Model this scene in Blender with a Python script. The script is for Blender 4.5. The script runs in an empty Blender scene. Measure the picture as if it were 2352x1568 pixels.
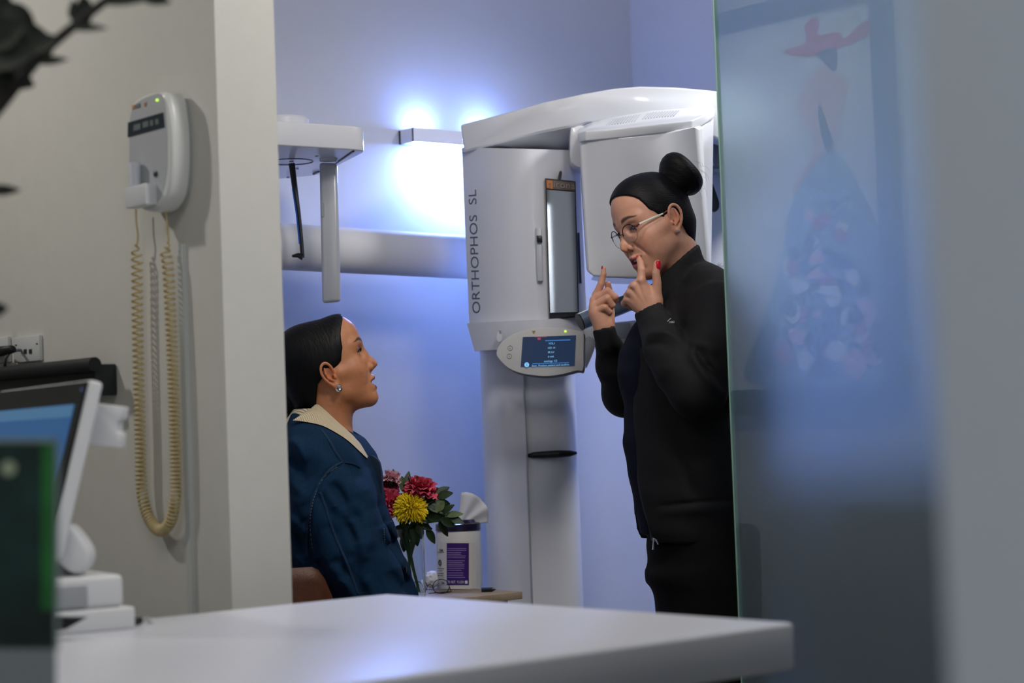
import bpy, bmesh, math, random
import numpy as np
from mathutils import Vector, Matrix, Quaternion
random.seed(7); np.random.seed(7)
SC = bpy.context.scene
COL = SC.collection
# ---------------------------------------------------------------- camera
FPX = 4500.0; W0, H0 = 2352, 1568
CAMZ = 1.10
AZ = math.radians(40.0)                      # room grid: X and Y axes; the camera looks 40 deg off +Y
FW = Vector((math.sin(AZ), math.cos(AZ), 0)); RT = Vector((math.cos(AZ), -math.sin(AZ), 0)); UP = Vector((0, 0, 1))
PITCH = math.atan(196 / FPX); ROLL = math.radians(2.1)
F0 = (FW * math.cos(PITCH) + UP * math.sin(PITCH)); U0 = (UP * math.cos(PITCH) - FW * math.sin(PITCH))
CR = RT * math.cos(ROLL) - U0 * math.sin(ROLL)
CU = RT * math.sin(ROLL) + U0 * math.cos(ROLL)
CAM = Vector((0, 0, CAMZ))
cam_data = bpy.data.cameras.new('camera'); cam = bpy.data.objects.new('camera', cam_data); COL.objects.link(cam)
M = Matrix((CR, CU, -F0)).transposed().to_4x4(); M.translation = CAM
cam.matrix_world = M
cam_data.sensor_width = 36; cam_data.lens = 36 * FPX / W0
cam_data.clip_start = 0.05; cam_data.clip_end = 50
cam_data.dof.use_dof = True; cam_data.dof.focus_distance = 4.40; cam_data.dof.aperture_fstop = (cam_data.lens / 1000) / 0.0205
SC.camera = cam
# ---------------------------------------------------------------- world, lights, exposure
w = bpy.data.worlds.new('world'); SC.world = w; w.use_nodes = True
w.node_tree.nodes['Background'].inputs[0].default_value = (0.55, 0.6, 0.7, 1); w.node_tree.nodes['Background'].inputs[1].default_value = 0.02
SC.view_settings.view_transform = 'Standard'; SC.view_settings.look = 'None'; SC.view_settings.gamma = 1
SC.view_settings.exposure = -0.08; SC.view_settings.use_curve_mapping = False
def area(name, loc, aim, size, power, color, shape='DISK', spread=180, size_y=None):
    d = bpy.data.lights.new(name, 'AREA'); d.shape = shape; d.size = size; d.energy = power; d.color = color; d.spread = math.radians(spread)
    if size_y: d.size_y = size_y
    o = bpy.data.objects.new(name, d); COL.objects.link(o); o.location = loc
    o.rotation_euler = (Vector(aim) - Vector(loc)).to_track_quat('-Z', 'Y').to_euler()
    return o
area('front_ceiling_light', (0.4, 1.7, 2.62), (0.4, 1.7, 0), 1.1, 11, (1.0, 0.95, 0.88))
area('entrance_ceiling_light', (2.25, 1.75, 2.60), (2.6, 3.3, 0.9), 0.45, 18, (1.0, 0.96, 0.92))
area('rear_fill_light', (0.1, -1.35, 1.7), (1.7, 2.8, 1.3), 1.5, 28, (0.88, 0.94, 1.0), 'RECTANGLE', size_y=1.3)  # added cool fill from behind the camera, no window stands there
area('side_spot', (0.85, 3.95, 2.45), (1.75, 3.05, 1.3), 0.09, 4.5, (1.0, 0.95, 0.88), spread=130)
area('room_ceiling_light', (2.30, 2.75, 2.60), (2.7, 3.6, 1.0), 0.20, 4.5, (1.0, 0.89, 0.76))
area('machine_ceiling_light', (3.9, 2.8, 2.60), (3.45, 4.4, 0.6), 0.30, 5.5, (1.0, 0.97, 0.95), spread=80)
area('painting_fill_light', (2.75, 3.45, 2.60), (1.87, 3.42, 1.6), 0.20, 1.6, (0.95, 0.97, 1.0), spread=60)  # added fill that brightens the painting so its reflection shows in the glass

# ---------------------------------------------------------------- helpers
def P(px, py, d):
    """photo pixel at horizontal forward distance d -> world point"""
    r = F0 + CR * ((px - W0 / 2) / FPX) + CU * ((H0 / 2 - py) / FPX)
    return CAM + r * (d / r.dot(FW))
def PX(px, py, X):
    r = F0 + CR * ((px - W0 / 2) / FPX) + CU * ((H0 / 2 - py) / FPX)
    return CAM + r * (X / r.x)
def PY(px, py, Y):
    r = F0 + CR * ((px - W0 / 2) / FPX) + CU * ((H0 / 2 - py) / FPX)
    return CAM + r * (Y / r.y)
def PZ(px, py, Z):
    r = F0 + CR * ((px - W0 / 2) / FPX) + CU * ((H0 / 2 - py) / FPX)
    return CAM + r * ((Z - CAMZ) / r.z)
def C2W(c):                                   # camera-aligned level frame (x right, y forward, z height) -> world
    c = np.asarray(c, float)
    return np.stack([c[..., 0] * RT.x + c[..., 1] * FW.x, c[..., 0] * RT.y + c[..., 1] * FW.y, c[..., 2]], -1)
def W2C(p):
    p = Vector(p); return np.array([p.dot(RT), p.dot(FW), p.z])
def K(px, py, d): return W2C(P(px, py, d))    # photo pixel -> level camera frame
def S(h):
    h = h.lstrip('#'); c = [int(h[i:i + 2], 16) / 255 for i in (0, 2, 4)]
    return tuple([x / 12.92 if x <= 0.04045 else ((x + 0.055) / 1.055) ** 2.4 for x in c]) + (1,)
MATS = {}
def mat(name, color, rough=0.5, metal=0, emis=None, es=1, noise=0, nscale=50, bump=0, bscale=200, coat=0, trans=0, ior=1.45, alpha=1, attr=None, sss=0, sheen=0, spec=0.5, stretch=None, wave=None):
    if name in MATS: return MATS[name]
    m = bpy.data.materials.new(name); m.use_nodes = True; nt = m.node_tree; b = nt.nodes['Principled BSDF']
    col = S(color) if isinstance(color, str) else tuple(color) + (1,) * (4 - len(color))
    b.inputs['Base Color'].default_value = col; b.inputs['Roughness'].default_value = rough; b.inputs['Metallic'].default_value = metal
    b.inputs['Coat Weight'].default_value = coat; b.inputs['Coat Roughness'].default_value = 0.05
    b.inputs['Transmission Weight'].default_value = trans; b.inputs['IOR'].default_value = ior; b.inputs['Alpha'].default_value = alpha
    b.inputs['Specular IOR Level'].default_value = spec
    if sss:
        b.inputs['Subsurface Weight'].default_value = sss; b.inputs['Subsurface Radius'].default_value = (1, 0.35, 0.2); b.inputs['Subsurface Scale'].default_value = 0.008
    if sheen: b.inputs['Sheen Weight'].default_value = sheen; b.inputs['Sheen Roughness'].default_value = 0.5
    if emis: b.inputs['Emission Color'].default_value = S(emis) if isinstance(emis, str) else tuple(emis) + (1,); b.inputs['Emission Strength'].default_value = es
    tc = nt.nodes.new('ShaderNodeTexCoord'); vec = tc.outputs['Object']
    if stretch:
        mp = nt.nodes.new('ShaderNodeMapping'); mp.inputs['Scale'].default_value = stretch; nt.links.new(vec, mp.inputs[0]); vec = mp.outputs[0]
    base = None
    if attr:
        a = nt.nodes.new('ShaderNodeAttribute'); a.attribute_name = attr; base = a.outputs['Color']; nt.links.new(base, b.inputs['Base Color'])
    if noise:
        n = nt.nodes.new('ShaderNodeTexNoise'); n.inputs['Scale'].default_value = nscale; n.inputs['Detail'].default_value = 5; nt.links.new(vec, n.inputs['Vector'])
        r = nt.nodes.new('ShaderNodeMapRange'); r.inputs[1].default_value = 0.3; r.inputs[2].default_value = 0.7; r.inputs[3].default_value = 1 - noise; r.inputs[4].default_value = 1 + noise
        nt.links.new(n.outputs['Fac'], r.inputs[0])
        mx = nt.nodes.new('ShaderNodeVectorMath'); mx.operation = 'SCALE'
        if base: nt.links.new(base, mx.inputs[0])
        else: mx.inputs[0].default_value = col[:3]
        nt.links.new(r.outputs[0], mx.inputs['Scale']); nt.links.new(mx.outputs[0], b.inputs['Base Color'])
    if bump:
        if wave:
            n = nt.nodes.new('ShaderNodeTexWave'); n.inputs['Scale'].default_value = bscale; n.inputs['Distortion'].default_value = wave; n.inputs['Detail'].default_value = 3
        else:
            n = nt.nodes.new('ShaderNodeTexNoise'); n.inputs['Scale'].default_value = bscale; n.inputs['Detail'].default_value = 4
        nt.links.new(vec, n.inputs['Vector'])
        bp = nt.nodes.new('ShaderNodeBump'); bp.inputs['Strength'].default_value = bump; bp.inputs['Distance'].default_value = 0.002
        nt.links.new(n.outputs['Fac'], bp.inputs['Height']); nt.links.new(bp.outputs[0], b.inputs['Normal'])
    MATS[name] = m
    return m
def wloc(o):
    l = Vector((0, 0, 0))
    while o is not None: l = l + o.location; o = o.parent
    return l
def root(name, loc, label, cat, group=None):
    o = bpy.data.objects.new(name, None); COL.objects.link(o); o.location = Vector(loc); o.empty_display_size = 0.05
    o['label'] = label; o['category'] = cat
    if group: o['group'] = group
    return o
def tag(o, label, cat=None, group=None):
    o['label'] = label
    if cat: o['category'] = cat
    if group: o['group'] = group
    return o
def mesh(name, verts, faces, m, parent=None, smooth=False, origin=None, structure=False, bevel=0, seg=2, sharp=None, autosmooth=None):
    """verts in world coordinates"""
    o0 = wloc(parent) if parent is not None else (Vector(origin) if origin is not None else Vector((0, 0, 0)))
    me = bpy.data.meshes.new(name)
    V = np.asarray([tuple(v) for v in verts] if not isinstance(verts, np.ndarray) else verts, float) - np.array(o0)
    if isinstance(faces, np.ndarray):
        n, k = faces.shape
        me.vertices.add(len(V)); me.vertices.foreach_set('co', V.astype(np.float32).ravel())
        me.loops.add(n * k); me.loops.foreach_set('vertex_index', faces.astype(np.int32).ravel())
        me.polygons.add(n); me.polygons.foreach_set('loop_start', np.arange(0, n * k, k, dtype=np.int32))
        me.update(calc_edges=True); me.validate()
    else:
        me.from_pydata([tuple(v) for v in V], [], [tuple(f) for f in faces])
        bm = bmesh.new(); bm.from_mesh(me); bmesh.ops.recalc_face_normals(bm, faces=bm.faces)
        if bevel:
            ed = [e for e in bm.edges if len(e.link_faces) == 2 and e.calc_face_angle(0) > 0.6]
            bmesh.ops.bevel(bm, geom=ed, offset=bevel, segments=seg, profile=0.5, affect='EDGES', clamp_overlap=True)
        bm.to_mesh(me); bm.free()
    if smooth or bevel:
        me.polygons.foreach_set('use_smooth', [True] * len(me.polygons))
        if autosmooth or bevel:
            me.set_sharp_from_angle(angle=math.radians(autosmooth or 40))
    if isinstance(m, (list, tuple)):
        for x in m: me.materials.append(x)
    else: me.materials.append(m)
    o = bpy.data.objects.new(name, me); COL.objects.link(o)
    if parent is not None: o.parent = parent
    else: o.location = o0
    if structure: o['kind'] = 'structure'
    return o
class B:
    """collects closed shapes into one mesh"""
    def __init__(s): s.v = []; s.f = []
    def add(s, v, f):
        n = len(s.v); s.v += [Vector(x) for x in v]; s.f += [tuple(i + n for i in q) for q in f]; return s
    def box(s, c, sz, ax=None):
        """c centre, sz full sizes, ax (x,y,z) axes"""
        ax = ax or (Vector((1, 0, 0)), Vector((0, 1, 0)), Vector((0, 0, 1)))
        c = Vector(c); v = []
        for k in range(8):
            p = c.copy()
            for i in range(3): p = p + ax[i] * (sz[i] / 2 * (1 if (k >> i) & 1 else -1))
            v.append(p)
        return s.add(v, [(0, 1, 3, 2), (4, 6, 7, 5), (0, 4, 5, 1), (2, 3, 7, 6), (0, 2, 6, 4), (1, 5, 7, 3)])
    def prism(s, pts, off):
        """closed outline pts (world) pushed along off"""
        n = len(pts); off = Vector(off); a = [Vector(p) for p in pts]; b = [p + off for p in a]
        return s.add(a + b, [tuple(range(n))[::-1], tuple(range(n, 2 * n))] + [(i, (i + 1) % n, (i + 1) % n + n, i + n) for i in range(n)])
    def tube(s, pts, r, n=10, caps=True, flat=None):
        pts = [Vector(p) for p in pts]; m = len(pts)
        rs = r if isinstance(r, (list, tuple)) else [r] * m
        V = []; prev = None
        for i, p in enumerate(pts):
            t = (pts[min(i + 1, m - 1)] - pts[max(i - 1, 0)]).normalized()
            if prev is None:
                a = Vector(flat) if flat is not None else (Vector((0, 0, 1)) if abs(t.z) < 0.9 else Vector((1, 0, 0)))
                a = (a - t * a.dot(t)).normalized()
            else: a = (prev - t * prev.dot(t)).normalized()
            prev = a; b = t.cross(a)
            ra, rb = (rs[i] if isinstance(rs[i], (tuple, list)) else (rs[i], rs[i]))
            for k in range(n):
                th = 2 * math.pi * k / n; V.append(p + a * (math.cos(th) * ra) + b * (math.sin(th) * rb))
        F = [(i * n + k, i * n + (k + 1) % n, (i + 1) * n + (k + 1) % n, (i + 1) * n + k) for i in range(m - 1) for k in range(n)]
        if caps: F += [tuple(range(n))[::-1], tuple(range((m - 1) * n, m * n))]
        return s.add(V, F)
    def lathe(s, c, prof, n=32, ax=None, caps=True):
        """prof list of (r, h) along axis ax[2]"""
        ax = ax or (Vector((1, 0, 0)), Vector((0, 1, 0)), Vector((0, 0, 1))); c = Vector(c); V = []
        for r, h in prof:
            for k in range(n):
                th = 2 * math.pi * k / n; V.append(c + ax[2] * h + (ax[0] * math.cos(th) + ax[1] * math.sin(th)) * r)
        m = len(prof)
        F = [(i * n + k, i * n + (k + 1) % n, (i + 1) * n + (k + 1) % n, (i + 1) * n + k) for i in range(m - 1) for k in range(n)]
        if caps: F += [tuple(range(n))[::-1], tuple(range((m - 1) * n, m * n))]
        return s.add(V, F)
    def obj(s, name, m, parent=None, **k): return mesh(name, s.v, s.f, m, parent, **k)
def smooth_curve(pts, n=8, closed=False):
    """Catmull-Rom through pts"""
    P_ = [np.array(p, float) for p in pts]; N = len(P_); out = []
    rng = range(N) if closed else range(N - 1)
    for i in rng:
        p0 = P_[(i - 1) % N] if closed else P_[max(i - 1, 0)]; p1 = P_[i]; p2 = P_[(i + 1) % N]; p3 = P_[(i + 2) % N] if closed else P_[min(i + 2, N - 1)]
        for k in range(n):
            t = k / n; out.append(0.5 * ((2 * p1) + (-p0 + p2) * t + (2 * p0 - 5 * p1 + 4 * p2 - p3) * t * t + (-p0 + 3 * p1 - 3 * p2 + p3) * t ** 3))
    if not closed: out.append(P_[-1])
    return out
def text(name, s, size, loc, xa, ya, m, parent=None, depth=0.0006, align='CENTER', space=1.0, sx=1.0):
    """flat lettering: xa reading direction, ya letter-up direction (world)"""
    c = bpy.data.curves.new(name, 'FONT'); c.body = s; c.size = size; c.align_x = align; c.align_y = 'CENTER'; c.extrude = depth / 2; c.space_character = space
    t = bpy.data.objects.new('tmp_text', c); COL.objects.link(t); dg = bpy.context.evaluated_depsgraph_get(); dg.update()
    me = bpy.data.meshes.new_from_object(t.evaluated_get(dg)); bpy.data.objects.remove(t)
    xa = Vector(xa).normalized(); ya = Vector(ya).normalized(); za = xa.cross(ya)
    v = [Vector(loc) + xa * (q.co.x * sx) + ya * q.co.y + za * q.co.z for q in me.vertices]
    f = [tuple(p.vertices) for p in me.polygons]; bpy.data.meshes.remove(me)
    return mesh(name, v, f, m, parent)
# ---------------------------------------------------------------- implicit surfaces for bodies, cloth and soft things
class Field:
    def __init__(s, lo, hi, h):
        s.h = h; s.lo = np.array(lo, float); s.n = np.ceil((np.array(hi) - s.lo) / h).astype(int) + 1
        s.ax = [s.lo[i] + h * np.arange(s.n[i]) for i in range(3)]
        s.D = np.full(tuple(s.n), 0.5, np.float32)
    def blk(s, lo, hi):
        a = np.clip(np.floor((np.array(lo) - s.lo) / s.h).astype(int), 0, s.n); b = np.clip(np.ceil((np.array(hi) - s.lo) / s.h).astype(int) + 1, 0, s.n)
        sl = tuple(slice(a[i], b[i]) for i in range(3))
        X, Y, Z = np.meshgrid(*[s.ax[i][sl[i]] for i in range(3)], indexing='ij', sparse=True)
        return sl, X, Y, Z
    def op(s, lo, hi, fn, k, mode='u'):
        pad = k + 3 * s.h; sl, X, Y, Z = s.blk(np.array(lo) - pad, np.array(hi) + pad)
        if 0 in [q.stop - q.start for q in sl]: return
        d = fn(X, Y, Z).astype(np.float32); a = s.D[sl]
        if mode == 's': a = -a
        if k > 0:
            hh = np.maximum(k - np.abs(a - d), 0) / k; r = np.minimum(a, d) - hh * hh * k * 0.25
        else: r = np.minimum(a, d)
        s.D[sl] = -r if mode == 's' else r
    def ball(s, c, r, k=0.01, mode='u', rot=None):
        """ellipsoid; r scalar or 3; rot 3x3 (rows are local axes)"""
        c = np.array(c, float); r = np.array([r] * 3 if np.isscalar(r) else r, float); R = np.eye(3) if rot is None else np.array(rot, float)
        ext = np.sqrt(((R.T * r) ** 2).sum(1)) if rot is not None else r
        def fn(X, Y, Z):
            x, y, z = X - c[0], Y - c[1], Z - c[2]
            q = [(R[i, 0] * x + R[i, 1] * y + R[i, 2] * z) / r[i] for i in range(3)]
            k0 = np.sqrt(q[0] ** 2 + q[1] ** 2 + q[2] ** 2); k1 = np.sqrt((q[0] / r[0]) ** 2 + (q[1] / r[1]) ** 2 + (q[2] / r[2]) ** 2)
            return k0 * (k0 - 1) / np.maximum(k1, 1e-6)
        s.op(c - ext, c + ext, fn, k, mode)
    def cone(s, a, b, ra, rb, k=0.01, mode='u', squash=None):
        """rounded cone from a to b; squash = (axis, factor): thinner along axis"""
        a = np.array(a, float); b = np.array(b, float); ab = b - a; L2 = max(ab @ ab, 1e-9); m = max(ra, rb)
        lo = np.minimum(a - m, b - m); hi = np.maximum(a + m, b + m)
        if squash is not None: sa = np.array(squash[0], float); sa = sa / np.linalg.norm(sa); sf = squash[1]
        def fn(X, Y, Z):
            x, y, z = X - a[0], Y - a[1], Z - a[2]
            t = np.clip((x * ab[0] + y * ab[1] + z * ab[2]) / L2, 0, 1)
            x = x - ab[0] * t; y = y - ab[1] * t; z = z - ab[2] * t
            if squash is not None:
                q = (x * sa[0] + y * sa[1] + z * sa[2]) * (1 / sf - 1); x = x + sa[0] * q; y = y + sa[1] * q; z = z + sa[2] * q
            return np.sqrt(x * x + y * y + z * z) - (ra + (rb - ra) * t)
        s.op(lo, hi, fn, k, mode)
    def chain(s, pts, rs, k=0.005, mode='u', squash=None):
        for i in range(len(pts) - 1): s.cone(pts[i], pts[i + 1], rs[i], rs[i + 1], k, mode, squash)
    def finger(s, pts, rs, k=0.004):
        for i in range(len(pts) - 1): s.cone(pts[i], pts[i + 1], rs[i], rs[i + 1], k if i == 0 else 0.0012)
    def loft(s, lev, k=0.02, p=2.0, mode='u'):
        """lev rows: z, cx, cy, a, b[, rot deg] - elliptical sections"""
        L = np.array(lev, float); L = L[np.argsort(L[:, 0])]
        m = L[:, 3:5].max(); lo = [L[:, 1].min() - m, L[:, 2].min() - m, L[0, 0]]; hi = [L[:, 1].max() + m, L[:, 2].max() + m, L[-1, 0]]
        def fn(X, Y, Z):
            z = Z.ravel(); zc = np.clip(z, L[0, 0], L[-1, 0]); g = lambda i: np.interp(zc, L[:, 0], L[:, i]).reshape(1, 1, -1)
            cx, cy, a, b = g(1), g(2), g(3), g(4); x = X - cx; y = Y - cy
            if L.shape[1] > 5:
                th = np.radians(g(5)); x, y = x * np.cos(th) + y * np.sin(th), -x * np.sin(th) + y * np.cos(th)
            q = (np.abs(x / a) ** p + np.abs(y / b) ** p) ** (1 / p)
            d = (q - 1) * np.minimum(a, b)
            dz = np.maximum(Z - L[-1, 0], L[0, 0] - Z)
            return np.maximum(d, dz)
        s.op(lo, hi, fn, k, mode)
    def bump(s, c, r, amp):
        """push the surface out (amp>0) or in around c"""
        c = np.array(c, float); r = np.array([r] * 3 if np.isscalar(r) else r, float)
        sl, X, Y, Z = s.blk(c - 2.6 * r, c + 2.6 * r)
        g = np.exp(-(((X - c[0]) / r[0]) ** 2 + ((Y - c[1]) / r[1]) ** 2 + ((Z - c[2]) / r[2]) ** 2))
        s.D[sl] -= (amp * g).astype(np.float32)
    def poly(s, pts, r, amp, flat=False, ymax=None):
        P_ = np.array([np.array(p, float) for p in pts]); lo = P_.min(0) - 3 * r; hi = P_.max(0) + 3 * r
        if flat: lo[1] = s.lo[1]; hi[1] = ymax
        sl, X, Y, Z = s.blk(lo, hi)
        if 0 in [q.stop - q.start for q in sl]: return
        best = None; n = len(P_) - 1; w = 0.0 if flat else 1.0
        for i in range(n):
            a, b = P_[i], P_[i + 1]; ab = (b - a) * np.array((1, w, 1)); L2 = max(ab @ ab, 1e-12); x, y, z = X - a[0], (Y - a[1]) * w, Z - a[2]
            t = np.clip((x * ab[0] + y * ab[1] + z * ab[2]) / L2, 0, 1); d2 = (x - ab[0] * t) ** 2 + (y - ab[1] * t) ** 2 + (z - ab[2] * t) ** 2; u = (i + t) / n
            if best is None: best, bu = d2, u + 0 * d2
            else: m = d2 < best; bu = np.where(m, u, bu); best = np.minimum(best, d2)
        g = np.sin(np.pi * np.clip(bu, 0.0, 1.0)) ** 0.7 if flat else 1.0
        s.D[sl] -= (amp * g * np.exp(-best / (r * r))).astype(np.float32)
    def line(s, pts, r, amp):
        """groove (amp<0) or ridge along a polyline, gaussian width r"""
        s.poly(pts, r, amp)
    def fold(s, pts, r, amp, ymax):
        """cloth fold: a groove or ridge running the depth of the near side (y < ymax)"""
        s.poly(pts, r, amp, True, ymax)
    def cut(s, fn):
        """keep only where fn(X,Y,Z) < 0"""
        sl, X, Y, Z = s.blk(s.lo, s.lo + s.h * s.n); s.D = np.maximum(s.D, fn(X, Y, Z).astype(np.float32))
    def disp(s, fn):
        sl, X, Y, Z = s.blk(s.lo, s.lo + s.h * s.n); s.D = (s.D - fn(X, Y, Z)).astype(np.float32)
    def net(s):
        """naive surface nets"""
        D = s.D; D = np.pad(D, 1, constant_values=0.5); ins = D < 0; n = D.shape
        c = [ins[i:n[0] - 1 + i, j:n[1] - 1 + j, k:n[2] - 1 + k] for i in (0, 1) for j in (0, 1) for k in (0, 1)]
        cnt = sum(x.astype(np.int8) for x in c); act = (cnt > 0) & (cnt < 8)
        idx = np.argwhere(act); vid = np.full(act.shape, -1, np.int32); vid[act] = np.arange(len(idx))
        acc = np.zeros((len(idx), 3)); num = np.zeros(len(idx))
        cor = [(i, j, k) for i in (0, 1) for j in (0, 1) for k in (0, 1)]
        val = [D[idx[:, 0] + i, idx[:, 1] + j, idx[:, 2] + k] for i, j, k in cor]
        for a in range(8):
            for b in range(a + 1, 8):
                if sum(x != y for x, y in zip(cor[a], cor[b])) != 1: continue
                va, vb = val[a], val[b]; m = (va < 0) != (vb < 0); t = np.where(m, va / np.where(m, va - vb, 1), 0)
                for q in range(3): acc[:, q] += m * (cor[a][q] + (cor[b][q] - cor[a][q]) * t)
                num += m
        V = (idx + acc / num[:, None] - 1) * s.h + s.lo
        F = []
        for q in range(3):
            o1, o2 = [x for x in range(3) if x != q]
            sl0 = [slice(1, n[x] - 1) for x in range(3)]; sl0[q] = slice(0, n[q] - 1); sl1 = list(sl0); sl1[q] = slice(1, n[q])
            a = ins[tuple(sl0)]; b = ins[tuple(sl1)]; e = np.argwhere(a != b)
            if not len(e): continue
            base = e + 1; base[:, q] -= 1; flip = a[a != b]
            def vv(d1, d2):
                x = base.copy(); x[:, o1] -= d1; x[:, o2] -= d2; return vid[x[:, 0], x[:, 1], x[:, 2]]
            quad = np.stack([vv(0, 0), vv(1, 0), vv(1, 1), vv(0, 1)], 1)
            fl = flip if q != 1 else ~flip
            quad[~fl] = quad[~fl][:, ::-1]; F.append(quad)
        F = np.concatenate(F); F = F[(F >= 0).all(1)]
        return V, F
    def obj(s, name, m, parent, xf=None, relax=1, color=None):
        """xf maps field coordinates to world"""
        V, F = s.net()
        for _ in range(relax):
            A = np.zeros_like(V); N = np.zeros(len(V))
            for i in range(4):
                j = (i + 1) % 4; np.add.at(A, F[:, i], V[F[:, j]]); np.add.at(N, F[:, i], 1); np.add.at(A, F[:, j], V[F[:, i]]); np.add.at(N, F[:, j], 1)
            V = V * 0.5 + 0.5 * A / np.maximum(N, 1)[:, None]
        cv = color(V) if color else None
        Wd = xf(V) if xf else V
        o = mesh(name, Wd, F, m, parent, smooth=True)
        if cv is not None and len(o.data.vertices) == len(V):
            at = o.data.color_attributes.new('tint', 'FLOAT_COLOR', 'POINT')
            at.data.foreach_set('color', np.concatenate([cv, np.ones((len(cv), 1))], 1).astype(np.float32).ravel())
        return o

# ---------------------------------------------------------------- room shell
m_wall = mat('wall_paint_warm', '#cfcec8', 0.75, noise=0.015, nscale=30, bump=0.15, bscale=500)
m_wall2 = mat('wall_paint_white', '#ccd0d6', 0.7, noise=0.01, nscale=20, bump=0.1, bscale=500)
m_ceil = mat('ceiling_paint', '#dededc', 0.9, noise=0.01)
m_floor = mat('floor_vinyl', '#8d8a84', 0.45, noise=0.06, nscale=6, bump=0.05)
def wall(name, x0, x1, y0, y1, z0, z1, m):
    return B().box(((x0 + x1) / 2, (y0 + y1) / 2, (z0 + z1) / 2), (x1 - x0, y1 - y0, z1 - z0)).obj(name, m, structure=True)
XP, YP, YB, XR, CH = 1.75, 2.84, 4.48, 4.30, 2.70
wall('floor', -2.1, 4.5, -1.6, 5.7, -0.1, 0, m_floor)
wall('ceiling', -2.1, 4.5, -1.6, 5.7, CH, CH + 0.1, m_ceil)
wall('wall_partition', XP, XP + 0.12, YP, 5.5, 0, CH, m_wall)
wall('wall_back', XP + 0.12, XR, YB, YB + 0.1, 0, CH, m_wall2)
wall('wall_right', XR, XR + 0.1, -1.5, YB + 0.1, 0, CH, m_wall2)
wall('wall_far_left', -2.0, XP, 5.5, 5.6, 0, CH, m_wall)
wall('wall_rear', -2.1, 4.3, -1.6, -1.5, 0, CH, m_wall)
wall('wall_left', -2.1, -2.0, -1.5, 5.6, 0, CH, m_wall)
wall('wall_near_right', 0.727, 0.86, -0.6, 0.565, 0, CH, mat('wall_near_paint', '#cbd2dc', 0.8, noise=0.01))
# frosted glass screen
XG = 2.84
yg = PX(1680, 980, XG).y
m_glass = bpy.data.materials.new('frosted_glass'); m_glass.use_nodes = True
_b = m_glass.node_tree.nodes['Principled BSDF']
_b.inputs['Base Color'].default_value = (0.46, 0.62, 0.74, 1); _b.inputs['Roughness'].default_value = 0.58
_b.inputs['Transmission Weight'].default_value = 0.90; _b.inputs['IOR'].default_value = 1.10
_b.inputs['Coat Weight'].default_value = 1.0; _b.inputs['Coat Roughness'].default_value = 0.0; _b.inputs['Coat IOR'].default_value = 2.0
g = B().box((XG + 0.005, (yg + 0.55) / 2, 1.25), (0.010, yg - 0.55, 2.44)).obj('glass_panel', m_glass)
gl = root('glass_screen', (XG, yg, 0), 'tall frosted glass screen with a green edge at the right of the standing person', 'glass screen')
g.location = g.location - gl.location; g.parent = gl
m_gedge = mat('glass_edge', '#8fb7a2', 0.25, emis=None)
B().box((XG + 0.005, yg + 0.001, 1.25), (0.011, 0.003, 2.44)).obj('polished_edge', m_gedge, gl)
B().box((XG + 0.005, (yg + 0.55) / 2, 0.015), (0.05, yg - 0.55, 0.03)).obj('floor_channel', mat('steel', '#a5a8aa', 0.3, 1), gl)
# ---------------------------------------------------------------- wall sconce with blue light
def sconce():
    a = PY(950, 308, YB - 0.07); L = 0.36; hz = 0.040
    r = root('wall_sconce', (a.x + L / 2, YB, a.z), 'slim white wall lamp glowing blue on the back wall beside the x-ray machine', 'wall lamp')
    mw = mat('lamp_white', '#e4e6ea', 0.4)
    b = B(); b.box((a.x + L / 2, YB - 0.066, a.z), (L, 0.006, hz))
    b.box((a.x + 0.003, YB - 0.035, a.z), (0.006, 0.07, hz)); b.box((a.x + L - 0.003, YB - 0.035, a.z), (0.006, 0.07, hz)); b.box((a.x + L / 2, YB - 0.004, a.z), (L, 0.008, hz))
    b.box((a.x + L / 2, YB - 0.036, a.z + 0.002), (L - 0.008, 0.058, 0.003))
    b.obj('lamp_body', mw, r)
    b = B().box((a.x + L / 2 + 0.03, YB - 0.035, a.z - hz / 2 + 0.004), (L - 0.10, 0.05, 0.004)); b.obj('down_light', mat('led_blue', '#a9b8ff', emis=(0.21, 0.35, 1.0), es=520), r)
    for q in (0.07, 0.30): B().box((a.x + q, YB - 0.035, a.z + hz / 2 - 0.004), (0.05, 0.04, 0.004)).obj('up_light', mat('led_blue_soft', '#a9b8ff', emis=(0.21, 0.35, 1.0), es=120), r)
    return r
sconce()
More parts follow.
